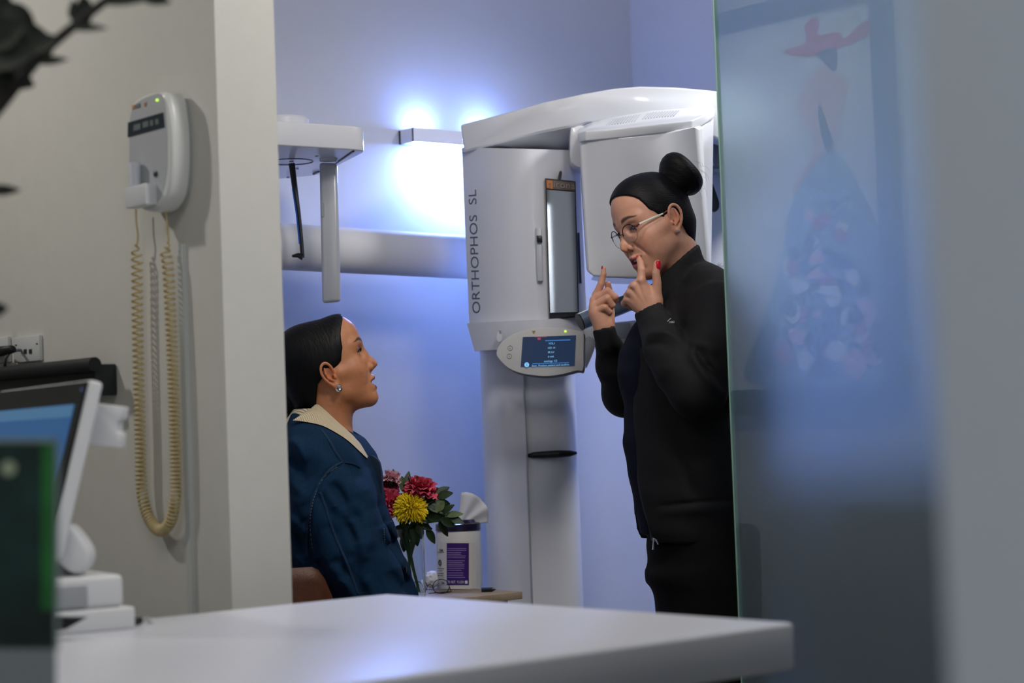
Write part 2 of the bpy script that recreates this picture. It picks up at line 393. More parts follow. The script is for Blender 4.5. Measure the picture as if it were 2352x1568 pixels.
# ---------------------------------------------------------------- framed painting on the room side of the partition
def painting():
    X0 = XP + 0.12; y0, y1, z0, z1 = 3.035, 3.86, 1.125, 2.18
    r = root('framed_painting', (X0, (y0 + y1) / 2, z0), 'framed painting of a woman in a red hat and gown, mirrored in the glass', 'painting')
    fw = 0.05; m = mat('frame_paint', '#3a4a66', 0.3)
    b = B()
    b.box((X0 + 0.018, (y0 + y1) / 2, z0 + fw / 2), (0.035, y1 - y0, fw)); b.box((X0 + 0.018, (y0 + y1) / 2, z1 - fw / 2), (0.035, y1 - y0, fw))
    b.box((X0 + 0.018, y0 + fw / 2, (z0 + z1) / 2), (0.035, fw, z1 - z0 - 2 * fw)); b.box((X0 + 0.018, y1 - fw / 2, (z0 + z1) / 2), (0.035, fw, z1 - z0 - 2 * fw))
    b.obj('picture_frame', m, r)
    B().box((X0 + 0.01, (y0 + y1) / 2, (z0 + z1) / 2), (0.02, y1 - y0 - 2 * fw, z1 - z0 - 2 * fw)).obj('canvas', mat('canvas_ground', '#c9cdc9', 0.8, noise=0.12, nscale=9), r)
    XM = 2 * XG - X0 - 0.021          # where the mirror image of the canvas stands
    def Q(px, py, lift=0.0):
        p = PX(px, py, XM); return Vector((X0 + 0.0205 + lift, p.y, p.z))
    def patch(pts, m, lift, b=None):
        c = smooth_curve([Q(*p, lift) for p in pts], 5, True); n = len(c)
        bb = b or B(); bb.prism([Vector(q) for q in c], (0.0006, 0, 0)); return bb
    red = B(); 
    patch([(1800, 118), (1850, 98), (1848, 60), (1868, 42), (1882, 52), (1880, 80), (1925, 74), (1940, 88), (1985, 50), (2030, 34), (2028, 52), (1975, 92), (1900, 118), (1850, 130)], None, 0.001, red)
    red.obj('painted_hat', mat('paint_red', '#c2183a', 0.5), r)
    patch([(1900, 112), (1920, 112), (1922, 150), (1915, 165), (1890, 140), (1875, 125)], None, 0.001).obj('painted_hair', mat('paint_dark', '#1c2130', 0.5), r)
    sk = B(); patch([(1895, 150), (1925, 165), (1946, 190), (1940, 240), (1925, 300), (1912, 345), (1895, 340), (1880, 270), (1885, 240), (1900, 320), (1898, 350), (1860, 390), (1830, 440), (1822, 430), (1850, 385), (1872, 345), (1862, 310), (1832, 250), (1845, 205)], None, 0.001, sk)
    sk.obj('painted_figure', mat('paint_skin', '#c9a48c', 0.5), r)
    patch([(1905, 345), (1930, 355), (1985, 450), (2030, 560), (2062, 700), (2062, 868), (1730, 880), (1745, 760), (1790, 620), (1815, 480), (1850, 410)], None, 0.001).obj('painted_gown', mat('paint_gown', '#7f9fb5', 0.6, noise=0.3, nscale=14), r)
    rnd = random.Random(3); cols = ['#2f4a6a', '#b25a78', '#dfe6e4', '#3d5b4a', '#e4b6c0', '#27344d']
    bs = [B() for _ in cols]
    for i in range(70):
        t = rnd.random() ** 0.7; cx = 1895 + (rnd.random() - 0.5) * 2 * (30 + 130 * t); cy = 420 + 440 * t
        s0 = 10 + 18 * t
        patch([(cx + s0 * rnd.uniform(.6, 1.2) * math.cos(a), min(cy + s0 * 1.2 * rnd.uniform(.5, 1.2) * math.sin(a), 872)) for a in [j * 1.2566 for j in range(5)]], None, 0.0018 + 0.00004 * i, bs[i % 6])
    for i, b in enumerate(bs): b.obj('painted_blossoms', mat('paint_blossom_%d' % i, cols[i], 0.5), r)
painting()
# waiting chairs whose dark shapes show in the glass
def visitor_chair(x, y, lab):
    r = root('visitor_chair', (x, y, 0), lab, 'chair')
    m = mat('dark_fabric', '#1f2930', 0.8, noise=0.1)
    B().box((x, y, 0.44), (0.46, 0.48, 0.07)).obj('seat', m, r, bevel=0.02)
    B().box((x - 0.2, y, 0.72), (0.05, 0.46, 0.44)).obj('backrest', m, r, bevel=0.02)
    for sx in (-.19, .19):
        for sy in (-.2, .2): B().tube([(x + sx, y + sy, 0), (x + sx, y + sy, 0.41)], 0.012).obj('leg', mat('steel', '#a5a8aa', 0.3, 1), r)
q = P(1935, 1200, 4.45); visitor_chair(q.x + .16, q.y - .03, 'dark visitor chair seen dimly through the glass, nearer the standing person')
q = P(2230, 1200, 3.8); visitor_chair(q.x + .1, q.y, 'dark visitor chair seen dimly through the glass, at its right end')
lc = root('added_cabinet', (4.07, 2.75, 0), 'long dark cabinet added behind the frosted glass to darken its lower part', 'cabinet')  # invented cabinet, put in to darken what the lower glass shows
B().box((4.07, 2.75, 0.46), (0.42, 1.7, 0.92)).obj('carcass', mat('cabinet_dark', '#4d5f68', 0.5), lc, bevel=0.004)
B().box((4.07, 2.75, 0.935), (0.44, 1.74, 0.03)).obj('cabinet_top', mat('cabinet_top', '#5a6a72', 0.4), lc, bevel=0.004)
# ---------------------------------------------------------------- counter
ZC = 0.83
cf = PZ(880, 1364, ZC); cn = PZ(1836, 1427, ZC)
XCr = (cf.x + cn.x) / 2; YF, YN = cf.y, cn.y
th = 0.062
ct = root('reception_counter', (XCr - 0.5, (YF + YN) / 2, 0), 'white laminate reception counter with squared corner in the foreground', 'counter')
m_lam = mat('laminate_white', '#d8dae2', 0.32, noise=0.01, nscale=8)
B().box(((XCr - 1.9) / 2, (YF + YN) / 2, ZC - th / 2), (XCr + 1.9, YF - YN, th)).obj('worktop', m_lam, ct, bevel=0.006, seg=3)
B().box(((XCr - 2.15) / 2, (YF + YN) / 2, (ZC - th) / 2), (XCr + 1.45, YF - YN - 0.3, ZC - th)).obj('base_cabinet', mat('cabinet_grey', '#8b8d90', 0.6, noise=0.02), ct)
print('counter', XCr, YF, YN, cf, cn, 'glass y', yg)

# ---------------------------------------------------------------- dental x-ray machine
m_pl = mat('machine_white', '#dcdfe7', 0.28, coat=0.3)
m_pl2 = mat('machine_grey', '#9a9fa8', 0.35)
m_dk = mat('machine_black', '#171b22', 0.35)
def ring(pts, d, n=6, closed=True):
    """photo outline (px, py[, dd]) smoothed -> world points at distance d"""
    q = smooth_curve([(p[0], p[1], (p[2] if len(p) > 2 else 0)) for p in pts], n, closed) if n > 1 else [(p[0], p[1], (p[2] if len(p) > 2 else 0)) for p in pts]
    return [P(a[0], a[1], d + a[2]) for a in q]
def slab(pts, d, thick, n=6, b=None):
    b = b or B(); r = ring(pts, d, n); b.prism(r, FW * thick); return b
def decal(name, pts, d, m, parent, n=1, t=0.002):
    return slab(pts, d, t, n).obj(name, m, parent)
def up_axes(px, py, d, e=30):
    x = (P(px + e, py, d) - P(px - e, py, d)).normalized(); return x
def machine():
    base = P(1220, 1400, 5.2)
    r = root('dental_xray_machine', (base.x, base.y, 0), 'large white panoramic dental x-ray machine with curved top arm behind the standing person', 'x-ray machine')
    # column: rounded front section, seam, recessed handle
    d = 5.12; xl, xr = K(1110, 1100, d)[0], K(1333, 1100, d)[0]; zt = P(1220, 770, d).z
    cx, hw = (xl + xr) / 2, (xr - xl) / 2
    sec = []
    for k in range(40):
        th = 2 * math.pi * k / 40; c, s_ = math.cos(th), math.sin(th)
        sec.append((cx + hw * math.copysign(abs(c) ** 0.55, c), d + 0.13 + 0.12 * math.copysign(abs(s_) ** 0.8, s_)))
    b = B(); b.prism([C2W((x, y, 0.0)) for x, y in sec], (0, 0, zt)); col = b.obj('column', m_pl, r, smooth=True, autosmooth=30)
    b = B().prism([C2W((cx - hw * 0.09 + dx, d - 0.0015 + dy + 0.012, 0.0)) for dx, dy in ((0, -.011), (0.003, -.011), (0.003, 0.01), (0, 0.01))], (0, 0, zt)); b.obj('seam', m_pl2, col)
    b = B(); pts = [P(px, py, 5.115 + dd) for px, py, dd in ((1211, 1046, .018), (1225, 1045, .01), (1250, 1044, .004), (1285, 1042, .004), (1310, 1041, .01), (1323, 1040, .018))]
    b.tube(pts, [(0.004, 0.006), (0.008, 0.006), (0.0095, 0.006), (0.0095, 0.006), (0.008, 0.006), (0.004, 0.006)], 12); b.obj('recessed_grip', m_dk, r)
    B().prism([C2W((cx + x * hw, d + y, 0.0)) for x, y in ((-1.5, -.1), (1.5, -.1), (1.5, .4), (-1.5, .4))], (0, 0, .03)).obj('foot_plate', m_pl2, r)
    # carriage: curved front panel above the column
    def curved(pl, pr, yt_l, yt_r, yb_l, yb_r, dl, dm, dr, back, n=22, name='panel', m=m_pl, bev=0.004):
        V = []; F = []
        for j in range(2):
            for i in range(n + 1):
                t = i / n; px = pl + (pr - pl) * t
                dd = dl * (1 - t) ** 2 + 2 * dm * t * (1 - t) + dr * t * t
                sh = 18 * j
                V.append(P(px + (sh if j else 0), (yb_l + (yb_r - yb_l) * t) if j else (yt_l + (yt_r - yt_l) * t), dd))
        for j in (1, 0):
            px0 = pl + 18 * j; px1 = pr + 18 * j
            V.append(P(px1 + 0, (yb_r if j else yt_r), back)); V.append(P(px0 + 12, (yb_l if j else yt_l), back))
        N = n + 1
        for i in range(n): F.append((i, i + 1, N + i + 1, N + i))
        bR, bL, tR, tL = 2 * N, 2 * N + 1, 2 * N + 2, 2 * N + 3
        F += [tuple(range(N))[::-1] + (tL, tR), tuple(range(N, 2 * N)) + (bR, bL), (n, N + n, bR, tR), (0, tL, bL, N), (tL, tR, bR, bL)]
        return mesh(name, V, F, m, r, smooth=True, autosmooth=35)
    body = curved(1060, 1330, 338, 345, 742, 742, 5.10, 4.87, 5.06, 5.20, name='carriage_cover')
    bar = curved(1072, 1345, 742, 728, 806, 788, 5.07, 4.86, 5.02, 5.42, name='carriage_base')
    # swooping top arm
    top = [(1058, 286), (1150, 262), (1250, 236), (1340, 215), (1410, 203), (1470, 198), (1550, 200), (1620, 206), (1760, 222), (1760, 335), (1655, 322), (1560, 285), (1450, 268), (1340, 284), (1310, 291), (1240, 305), (1150, 328), (1066, 348)]
    V = []
    q = []
    for i in range(len(top)): q.append(top[i])
    dfun = lambda px: 4.97 + 0.10 * ((px - 1350) / 300.0) ** 2 if px < 1350 else 4.97
    V = [P(x, y, dfun(x)) for x, y in q] ; n = len(V)
    b = B(); off = FW * 0.40; b.add(V + [v + off for v in V], [tuple(range(n)), tuple(range(2 * n - 1, n - 1, -1))] + [(i, i + n, (i + 1) % n + n, (i + 1) % n) for i in range(n)])
    b.obj('top_arm', m_pl, r, bevel=0.006, seg=3)
    tp_ = [(1064, 349), (1150, 329), (1240, 306), (1310, 292), (1345, 284)]; V = [P(x, y, dfun(x) + .002) for x, y in tp_] + [P(x, 360, 5.16) for x, y in tp_]
    V += [v + FW * 0.03 + UP * 0.02 for v in V]; n = 5; F = [(i, i + 1, n + i + 1, n + i) for i in range(4)] + [(2 * n + i, 3 * n + i, 3 * n + i + 1, 2 * n + i + 1) for i in range(4)]
    F += [(i, 2 * n + i, 2 * n + i + 1, i + 1) for i in range(4)] + [(n + i, n + i + 1, 3 * n + i + 1, 3 * n + i) for i in range(4)] + [(0, n, 3 * n, 2 * n), (n - 1, 3 * n - 1, 4 * n - 1, 2 * n - 1)]
    mesh('arm_underside', V, F, m_pl, r, smooth=True, autosmooth=40)
    # sensor housing
    def face(z): return z
    fr = [(1332, 330, .03), (1345, 322, .0), (1420, 313, -.01), (1520, 302, -.02), (1590, 293, -.02), (1612, 290, .0), (1630, 600, .0), (1626, 632, .0), (1600, 641, 0), (1480, 641, 0), (1400, 638, 0), (1362, 634, 0), (1347, 622, .01)]
    bk = [(1328, 330, .22), (1345, 318, .22), (1420, 300, .22), (1520, 286, .22), (1600, 272, .22), (1640, 262, .22), (1634, 600, .22), (1630, 630, .22), (1600, 636, .22), (1480, 634, .22), (1400, 632, .22), (1368, 628, .22), (1350, 618, .22)]
    V = [P(x, y, 4.74 + dd) for x, y, dd in fr] + [P(x, y, 4.74 + dd) for x, y, dd in bk]; n = len(fr)
    hs = B().add(V, [tuple(range(n)), tuple(range(2 * n - 1, n - 1, -1))] + [(i, i + n, (i + 1) % n + n, (i + 1) % n) for i in range(n)]).obj('sensor_housing', m_pl, r, bevel=0.008, seg=4)
    # sloping vented lid of the housing
    f2 = [(1326, 306, .03), (1345, 301, .0), (1420, 294, -.01), (1520, 283, -.02), (1590, 276, -.01), (1612, 266, .02), (1641, 250, .16)]
    f2b = [(1330, 328, .03), (1345, 324, .002), (1420, 317, -.008), (1520, 306, -.018), (1590, 299, -.008), (1614, 289, .02), (1641, 270, .16)]
    rr = [(1334, 290, .22), (1360, 280, .24), (1420, 266, .25), (1500, 252, .25), (1590, 246, .25), (1625, 244, .25), (1641, 247, .22)]
    rb = [(1334, 326, .22), (1360, 320, .24), (1420, 310, .25), (1500, 300, .25), (1590, 288, .25), (1625, 276, .25), (1641, 268, .22)]
    V = [P(x, y, 4.735 + dd) for L in (f2b, f2, rr, rb) for x, y, dd in L]; n = 7
    F = [(k * n + i, k * n + i + 1, (k + 1) % 4 * n + i + 1, (k + 1) % 4 * n + i) for k in range(4) for i in range(n - 1)] + [(0, n, 2 * n, 3 * n), (n - 1, 4 * n - 1, 3 * n - 1, 2 * n - 1)]
    lid = mesh('housing_lid', V, F, m_pl, r, bevel=0.004, seg=3)
    b = B()
    def lidp(px, t):                       # on the sloping top: t 0 front .. 1 rear
        ia = np.interp(px, [p[0] for p in f2], [p[1] for p in f2]); da = np.interp(px, [p[0] for p in f2], [p[2] for p in f2])
        ib = np.interp(px, [p[0] for p in rr], [p[1] for p in rr]); db = np.interp(px, [p[0] for p in rr], [p[2] for p in rr])
        return P(px, ia + (ib - ia) * t - 0.5, 4.733 + da + (db - da) * t)
    for i in range(25):
        if i == 11 or i == 12: continue
        px = 1393 + i * 6.4; a = lidp(px, 0.32 + 0.10 * (i > 12)); c = lidp(px + 13, 0.80)
        b.tube([a, c], 0.0016, 5)
    b.obj('vent_slots', m_pl2, lid)
    # rounded end piece left of the housing
    e = [(1310, 300), (1318, 292), (1335, 288), (1350, 300), (1350, 370), (1338, 385), (1318, 378), (1310, 360)]
    slab(e, 4.93, 0.12, 4).obj('arm_end_cover', m_pl, r, bevel=0.004)
    # underside trim of the housing
    slab([(1362, 634, .01), (1420, 639, 0), (1500, 641, 0), (1620, 641, 0), (1615, 648, .1), (1500, 646, .1), (1400, 643, .1)], 4.765, 0.12, 1).obj('beam_window', mat('smoked_metal', '#6d7076', 0.2, 0.8), r)
    # parts seen right of the housing
    slab([(1640, 318), (1760, 326), (1770, 372), (1700, 374), (1640, 378), (1632, 350)], 5.06, 0.25, 1).obj('rotation_head', mat('machine_shade', '#6c7077', 0.5), r)  # shade of the dark underside put into this darker colour
    slab([(1600, 375), (1770, 372), (1800, 1040), (1610, 1050)], 5.22, 0.06, 1).obj('rear_cover', m_pl, r)
    slab([(1633, 376), (1760, 374), (1764, 384), (1633, 388)], 5.12, 0.10, 1).obj('cover_rim', m_pl2, r)
    slab([(1628, 395), (1634, 412), (1644, 440), (1652, 465), (1650, 480), (1641, 486), (1632, 480), (1626, 460)], 5.08, 0.02, 4).obj('temple_support', m_dk, r, bevel=0.002)
    x_, y_ = CR, CU
    text('cover_lettering', 'SCAN', 0.012, P(1662, 608, 5.218), x_, y_, m_pl2, r)
    # mirror
    decal('mirror_frame', [(1252, 409), (1322, 416), (1330, 724), (1262, 733)], 4.965, m_dk, r, t=0.06)
    decal('mirror', [(1256, 436), (1320, 441), (1327, 716), (1264, 718)], 4.961, mat('mirror_silver', '#c9ced6', 0.03, 1.0), r)
    decal('name_strip', [(1255, 413), (1319, 419), (1320, 438), (1256, 432)], 4.962, mat('strip_bronze', '#6a5a50', 0.35), r)
    decal('name_strip_accent', [(1255, 413), (1269, 414.5), (1270, 433.5), (1256, 432)], 4.960, mat('strip_orange', '#c9742a', 0.4), r)
    xa = (P(1320, 428, 4.96) - P(1256, 422, 4.96))
    m_lt = mat('pale_lettering', '#8e898d', 0.4)
    text('name_lettering', 's', 0.024, P(1263, 422.5, 4.958), xa, CU, m_lt, r)
    text('name_lettering', 'irona', 0.024, P(1295.5, 425.5, 4.958), xa, CU, m_lt, r, space=1.12)
    # vertical lettering
    ya = -(P(1100, 600, 5.05) - P(1076, 600, 5.075)); xa = P(1086, 430, 5.06) - P(1096, 722, 5.06)
    text('model_lettering', 'ORTHOPHOS  SL', 0.0412, P(1090.5, 578, 5.022), xa, -(P(1104, 580, 5.005) - P(1078, 581, 5.035)), mat('grey_lettering', '#4b5364', 0.5), r, space=1.03)
    # small controls on the cover
    slab([(1282, 410), (1284, 396), (1288, 392), (1291, 396), (1289, 408), (1285, 412)], 4.975, 0.03, 4).obj('indicator', m_dk, r)
    slab([(1231, 522), (1244, 522), (1246, 612), (1248, 645), (1235, 645), (1233, 612)], 4.960, 0.03, 1).obj('slide_track', mat('track_grey', '#c2c6ce', 0.35), r, bevel=0.002)
    slab([(1232, 540), (1245, 541), (1246, 556), (1233, 555)], 4.948, 0.016, 1).obj('slide_button', m_dk, r, bevel=0.002)
    slab([(1327, 534), (1331, 534), (1336, 650), (1332, 650)], 5.04, 0.03, 1).obj('laser_slot', mat('slot_blue', '#3d4a70', 0.4), r)
    slab([(1062, 346), (1074, 344), (1074, 348), (1062, 350)], 5.085, 0.03, 1).obj('joint_gap', mat('slot_blue', '#3d4a70', 0.4), r)
    slab([(1141, 768), (1147, 757), (1152, 760), (1153, 778), (1147, 786), (1141, 780)], 4.94, 0.03, 3).obj('joint_cap', m_pl, r, bevel=0.003)
    decal('joint_hole', [(1146, 758), (1151, 759), (1152, 766), (1147, 765)], 4.938, m_pl2, r, 3)
    # tilted handle tube and bracket
    b = B().tube([P(1334, 738, 4.80), P(1400, 712, 4.82), P(1500, 672, 4.86)], 0.0215, 24); hd = b.obj('hand_grip', mat('grip_blue_grey', '#7f90a8', 0.3, 0.3), r, smooth=True, autosmooth=40)
    a = P(1334, 738, 4.80); c = P(1331, 739.3, 4.799); B().tube([a + (c - a) * 0.2, c], 0.0222, 24).obj('grip_cap', m_dk, hd)
    slab([(1338, 752), (1360, 746), (1455, 735), (1520, 735), (1520, 790), (1440, 800), (1380, 790), (1345, 780)], 5.0, 0.10, 1).obj('bracket', m_pl, r, bevel=0.008, seg=3)
    slab([(1412, 743), (1446, 740), (1450, 775), (1418, 778)], 4.995, 0.02, 1).obj('bracket_inset', mat('machine_inset', '#b6bac2', 0.4), r, bevel=0.003)
    slab([(1346, 775), (1368, 782), (1366, 800), (1352, 835), (1346, 840)], 4.98, 0.05, 3).obj('cable_guide', m_pl2, r, bevel=0.004)
    # control panel
    def Z(u, v): return (1120 + u / 6.533, 720 + v / 6.533)
    o = [Z(*p) for p in ((133, 600), (150, 520), (205, 440), (300, 355), (430, 288), (600, 238), (760, 214), (930, 208), (1150, 220), (1300, 245), (1400, 270), (1440, 300), (1440, 560), (1430, 838), (1340, 852), (1100, 912), (900, 935), (750, 930), (560, 905), (400, 860), (280, 790), (190, 700), (145, 640))]
    pn = slab(o, 4.80, 0.028, 4).obj('control_panel', mat('panel_white', '#c9cacb', 0.45), r, bevel=0.004, seg=3)
    sh = [(x + 4, y + 5) for x, y in o]
    slab(sh, 4.822, 0.03, 4).obj('panel_shell', m_pl2, pn, bevel=0.005)
    scn = [Z(*p) for p in ((528, 352), (1328, 325), (1305, 778), (498, 795))]
    decal('screen', scn, 4.7975, mat('screen_navy', '#0c1626', 0.2, emis='#2c3f60', es=0.55), pn)
    mb = mat('screen_blue', '#2a5c9c', 0.4, emis='#3f86cf', es=0.6); ml = mat('screen_light', '#6fb4e8', 0.4, emis='#86c2ee', es=0.75); mr = mat('screen_red', '#8a3347', 0.4, emis='#a2405a', es=0.6)
    def sl(n, pts, m): decal(n, [Z(*p) for p in pts], 4.7955, m, pn, t=0.0015)
    sl('screen_line', ((865, 398), (1240, 386), (1238, 402), (863, 414)), mb); sl('screen_line', ((672, 744), (1220, 730), (1219, 742), (671, 757)), mb)
    sl('screen_mark', ((705, 346), (890, 343), (889, 352), (705, 355)), mr); sl('screen_mark', ((750, 362), (798, 360), (797, 392), (749, 394)), mr)
    xa = P(*Z(1300, 325), 4.8) - P(*Z(528, 352), 4.8)
    for s_, u, v, sz in (('VOL1', 962, 449, .0066), ('HD 14', 960, 515, .0066), ('85 kV', 953, 580, .0066), ('6 mA', 950, 646, .0066), ('settings 1/2', 945, 712, .0070), ('Start  Position patient and confirm', 942, 775, .0066)):
        text('screen_lettering', s_, sz, P(*Z(u, v), 4.7945), xa, CU, ml, pn, depth=0.0004)
    c0 = Z(587, 767); sl2 = [(c0[0] + 5.6 * math.cos(a), c0[1] + 5.6 * math.sin(a)) for a in [k * .5236 for k in range(12)]]
    decal('screen_icon', sl2, 4.7955, ml, pn, t=0.0015)
    text('screen_icon_mark', 'S', 0.009, P(c0[0], c0[1], 4.7945), xa, CU, mb, pn, depth=0.0004)
    for u, v in ((338, 516), (325, 638)):
        c1 = Z(u, v); b = B(); b.tube([P(c1[0] + 5.5 * math.cos(a), c1[1] + 5.5 * math.sin(a), 4.799) for a in [k * .4488 for k in range(15)]], 0.0006, 5, caps=False)
        b.tube([P(c1[0] - .8, c1[1], 4.799), P(c1[0] + .8, c1[1], 4.799)], 0.0012, 6); b.obj('round_key', m_pl2, pn)
    ld = Z(1168, 266)
    b = B().lathe(P(ld[0], ld[1], 4.799), [(0.0001, -0.002), (0.0022, -0.0018), (0.0027, 0.0005)], 12, ax=(CR, CU, F0)); b.obj('status_light', mat('led_green', '#b8ff3a', emis='#c8ff50', es=1.3), pn)
    t0 = Z(693, 280); slab([(t0[0] - 4.2, t0[1] - 3.2), (t0[0] + 4.2, t0[1] - 3.8), (t0[0], t0[1] + 4)], 4.7985, 0.002, 1).obj('warning_mark', mat('mark_ochre', '#a08a4a', 0.5), pn)
    # cephalometric arm: beam from the machine to the head holder
    YA = 4.18
    a = PY(1075, 591, YA); c = PY(560, 566, YA)
    a = Vector((a.x, YA, a.z)); c = Vector((c.x, YA, a.z + 0.013))
    B().tube([c, a], [(0.060, 0.05)] * 2, 32).obj('side_arm', mat('arm_grey_white', '#cccdd0', 0.6), r, smooth=True, autosmooth=50)
    B().box((c.x - 0.03, c.y, (a.z + P(700, 320, 4.9).z) / 2), (0.10, 0.11, abs(P(700, 320, 4.9).z - a.z) + 0.11)).obj('holder_post', m_pl, r, bevel=0.01)
    # head holder on the arm
    ZB = P(845, 346, 4.70).z
    u = lambda px, py: PZ(px, py, ZB)
    c1, c2, c3, c4 = u(600, 331.5), u(845, 346), u(735, 402), u(560, 418)
    def rc(p, a_, b_, rr):                       # rounded corner
        p = Vector(p); a_ = (Vector(a_) - p).normalized() * rr; b_ = (Vector(b_) - p).normalized() * rr
        return [p + a_ * (1 - t) ** 2 + b_ * t * t for t in (0, .2, .4, .6, .8, 1)]
    outl = [c1] + rc(c2, c1, c3, 0.045) + rc(c3, c2, c4, 0.03) + [c4]
    B().prism(outl, (0, 0, 0.058)).obj('head_holder_base', m_pl, r, bevel=0.004, seg=3)
    cc = u(650, 374); B().lathe(Vector((cc.x, cc.y, ZB + 0.058)), [(0.068, 0), (0.068, 0.048), (0.064, 0.053), (0.04, 0.054)], 48).obj('turret', m_pl, r, smooth=True, autosmooth=30)
    b = B(); cc = u(668, 371); b.tube([cc + Vector((0.055 * math.cos(k * .19635), 0.055 * math.sin(k * .19635), -0.0008)) for k in range(33)], 0.0012, 5, caps=False)
    b.obj('guide_groove', m_dk, r)
    for p, q in (((772, 374), (812, 346)), ((720, 399), (732, 393))): B().tube([u(*p) - Vector((0, 0, .001)), u(*q) - Vector((0, 0, .001))], 0.0028, 6).obj('slot', m_dk, r)
    for p in ((727, 358), (683, 387), (662, 407)): q = u(*p); B().lathe(q - Vector((0, 0, .002)), [(.004, 0), (.004, .003)], 10).obj('screw', m_pl2, r)
    def flat(px0, px1, y0_, y1_, y2_, y3_, d, th_, name, m, par, bev=0.003):
        return slab([(px0[0], y0_), (px1[0], y1_), (px1[1], y2_), (px0[1], y3_)], d, th_, 1).obj(name, m, par, bevel=bev, seg=3)
    m_sil = mat('rod_silver', '#b9bcc2', 0.3, 0.25)
    flat((733, 740), (774, 782), 372, 374, 692, 696, 4.80, 0.022, 'ear_rod_arm', m_sil, r, 0.008)
    slab([(733, 336), (775, 338), (774, 371), (733, 371)], 4.805, 0.02, 1).obj('ear_rod_mount', m_sil, r, bevel=0.004)
    decal('scale_lettering', [(738, 466), (744, 466), (745, 497), (739, 497)], 4.7975, m_pl2, r)
    slab([(671, 334), (682, 334), (674, 372), (664, 372)], 4.83, 0.012, 1).obj('nose_rest_mount', m_pl2, r, bevel=0.001)
    b = B(); pts = [P(670, 375, 4.83), P(677, 430, 4.83), P(686, 490, 4.83), P(692, 550, 4.83), P(695, 592, 4.83)]
    b.tube(pts, [(0.008, 0.005), (0.007, 0.006), (0.0052, 0.005), (0.005, 0.004), (0.005, 0.004)], 8, flat=CR)
    b.tube([P(696, 590, 4.83), P(684, 586, 4.83), P(671, 588, 4.83)], [0.009, 0.006, 0.003], 10); b.obj('nose_rest', mat('nose_rest_black', '#10141c', 0.35), r)
    b = B().tube([P(672, 432, 4.826), P(681, 490, 4.826), P(688, 560, 4.826)], 0.0022, 6); b.obj('nose_rest_scale', mat('scale_blue', '#1c56a8', 0.4), r)
    return r
machine()

# ---------------------------------------------------------------- people
def skin_mat(name):
    return mat(name, (1, 1, 1), 0.46, attr='tint', noise=0.05, nscale=90, bump=0.10, bscale=1400, sss=0.12, spec=0.45)
def hair_mat(name, col='#0e0d10', rough=0.36, stretch=(1, 1, 1), sc=60):
    return mat(name, col, rough, noise=0.3, nscale=sc * 2, bump=0.5, bscale=sc, stretch=stretch, spec=0.22)
def frame(fwd, pitch, rollz=0):
    """head axes in the level camera frame: fwd heading (deg, 0 = image right, 90 = away), pitch up deg"""
    a, p = math.radians(fwd), math.radians(pitch)
    f = np.array([math.cos(a) * math.cos(p), math.sin(a) * math.cos(p), math.sin(p)]); l = np.array([-math.sin(a), math.cos(a), 0.0])
    u = np.cross(f, l); rz = math.radians(rollz); l2 = l * math.cos(rz) + u * math.sin(rz); u2 = np.cross(f, l2)
    return np.stack([f, l2, u2])            # rows
def ear(F, s, y=0.0745):
    """ear on side s (+1 left); local head frame"""
    E = lambda x, z, o=0.0: (x, s * (y + o), z)
    F.ball(E(-0.010, 0.010, -0.001), (0.016, 0.006, 0.026), 0.004)
    F.ball(E(-0.002, -0.012, -0.003), (0.010, 0.006, 0.014), 0.004)
    F.ball(E(-0.006, 0.006, 0.009), (0.0105, 0.0085, 0.0165), 0.003, 's')
    rim = [(0.004, 0.012, 0.001), (0.003, 0.024, 0.005), (-0.003, 0.034, 0.008), (-0.012, 0.037, 0.010), (-0.021, 0.031, 0.012), (-0.025, 0.018, 0.012), (-0.022, 0.003, 0.010), (-0.015, -0.009, 0.006), (-0.008, -0.017, 0.002)]
    c = smooth_curve([E(*p) for p in rim], 3); F.chain(c, [0.0031] * len(c), 0.0015)
    F.chain([E(-0.014, 0.026, 0.007), E(-0.016, 0.014, 0.008), E(-0.013, 0.002, 0.007), E(-0.004, -0.006, 0.004)], [0.0022, 0.0026, 0.0028, 0.0024], 0.0025)
    F.ball(E(0.003, 0.000, 0.003), (0.0035, 0.0035, 0.0050), 0.002)
    F.ball(E(-0.003, -0.020, 0.002), (0.0068, 0.0042, 0.0075), 0.003)
    F.ball(E(-0.003, 0.001, 0.003), (0.0035, 0.008, 0.0045), 0.002, 's')
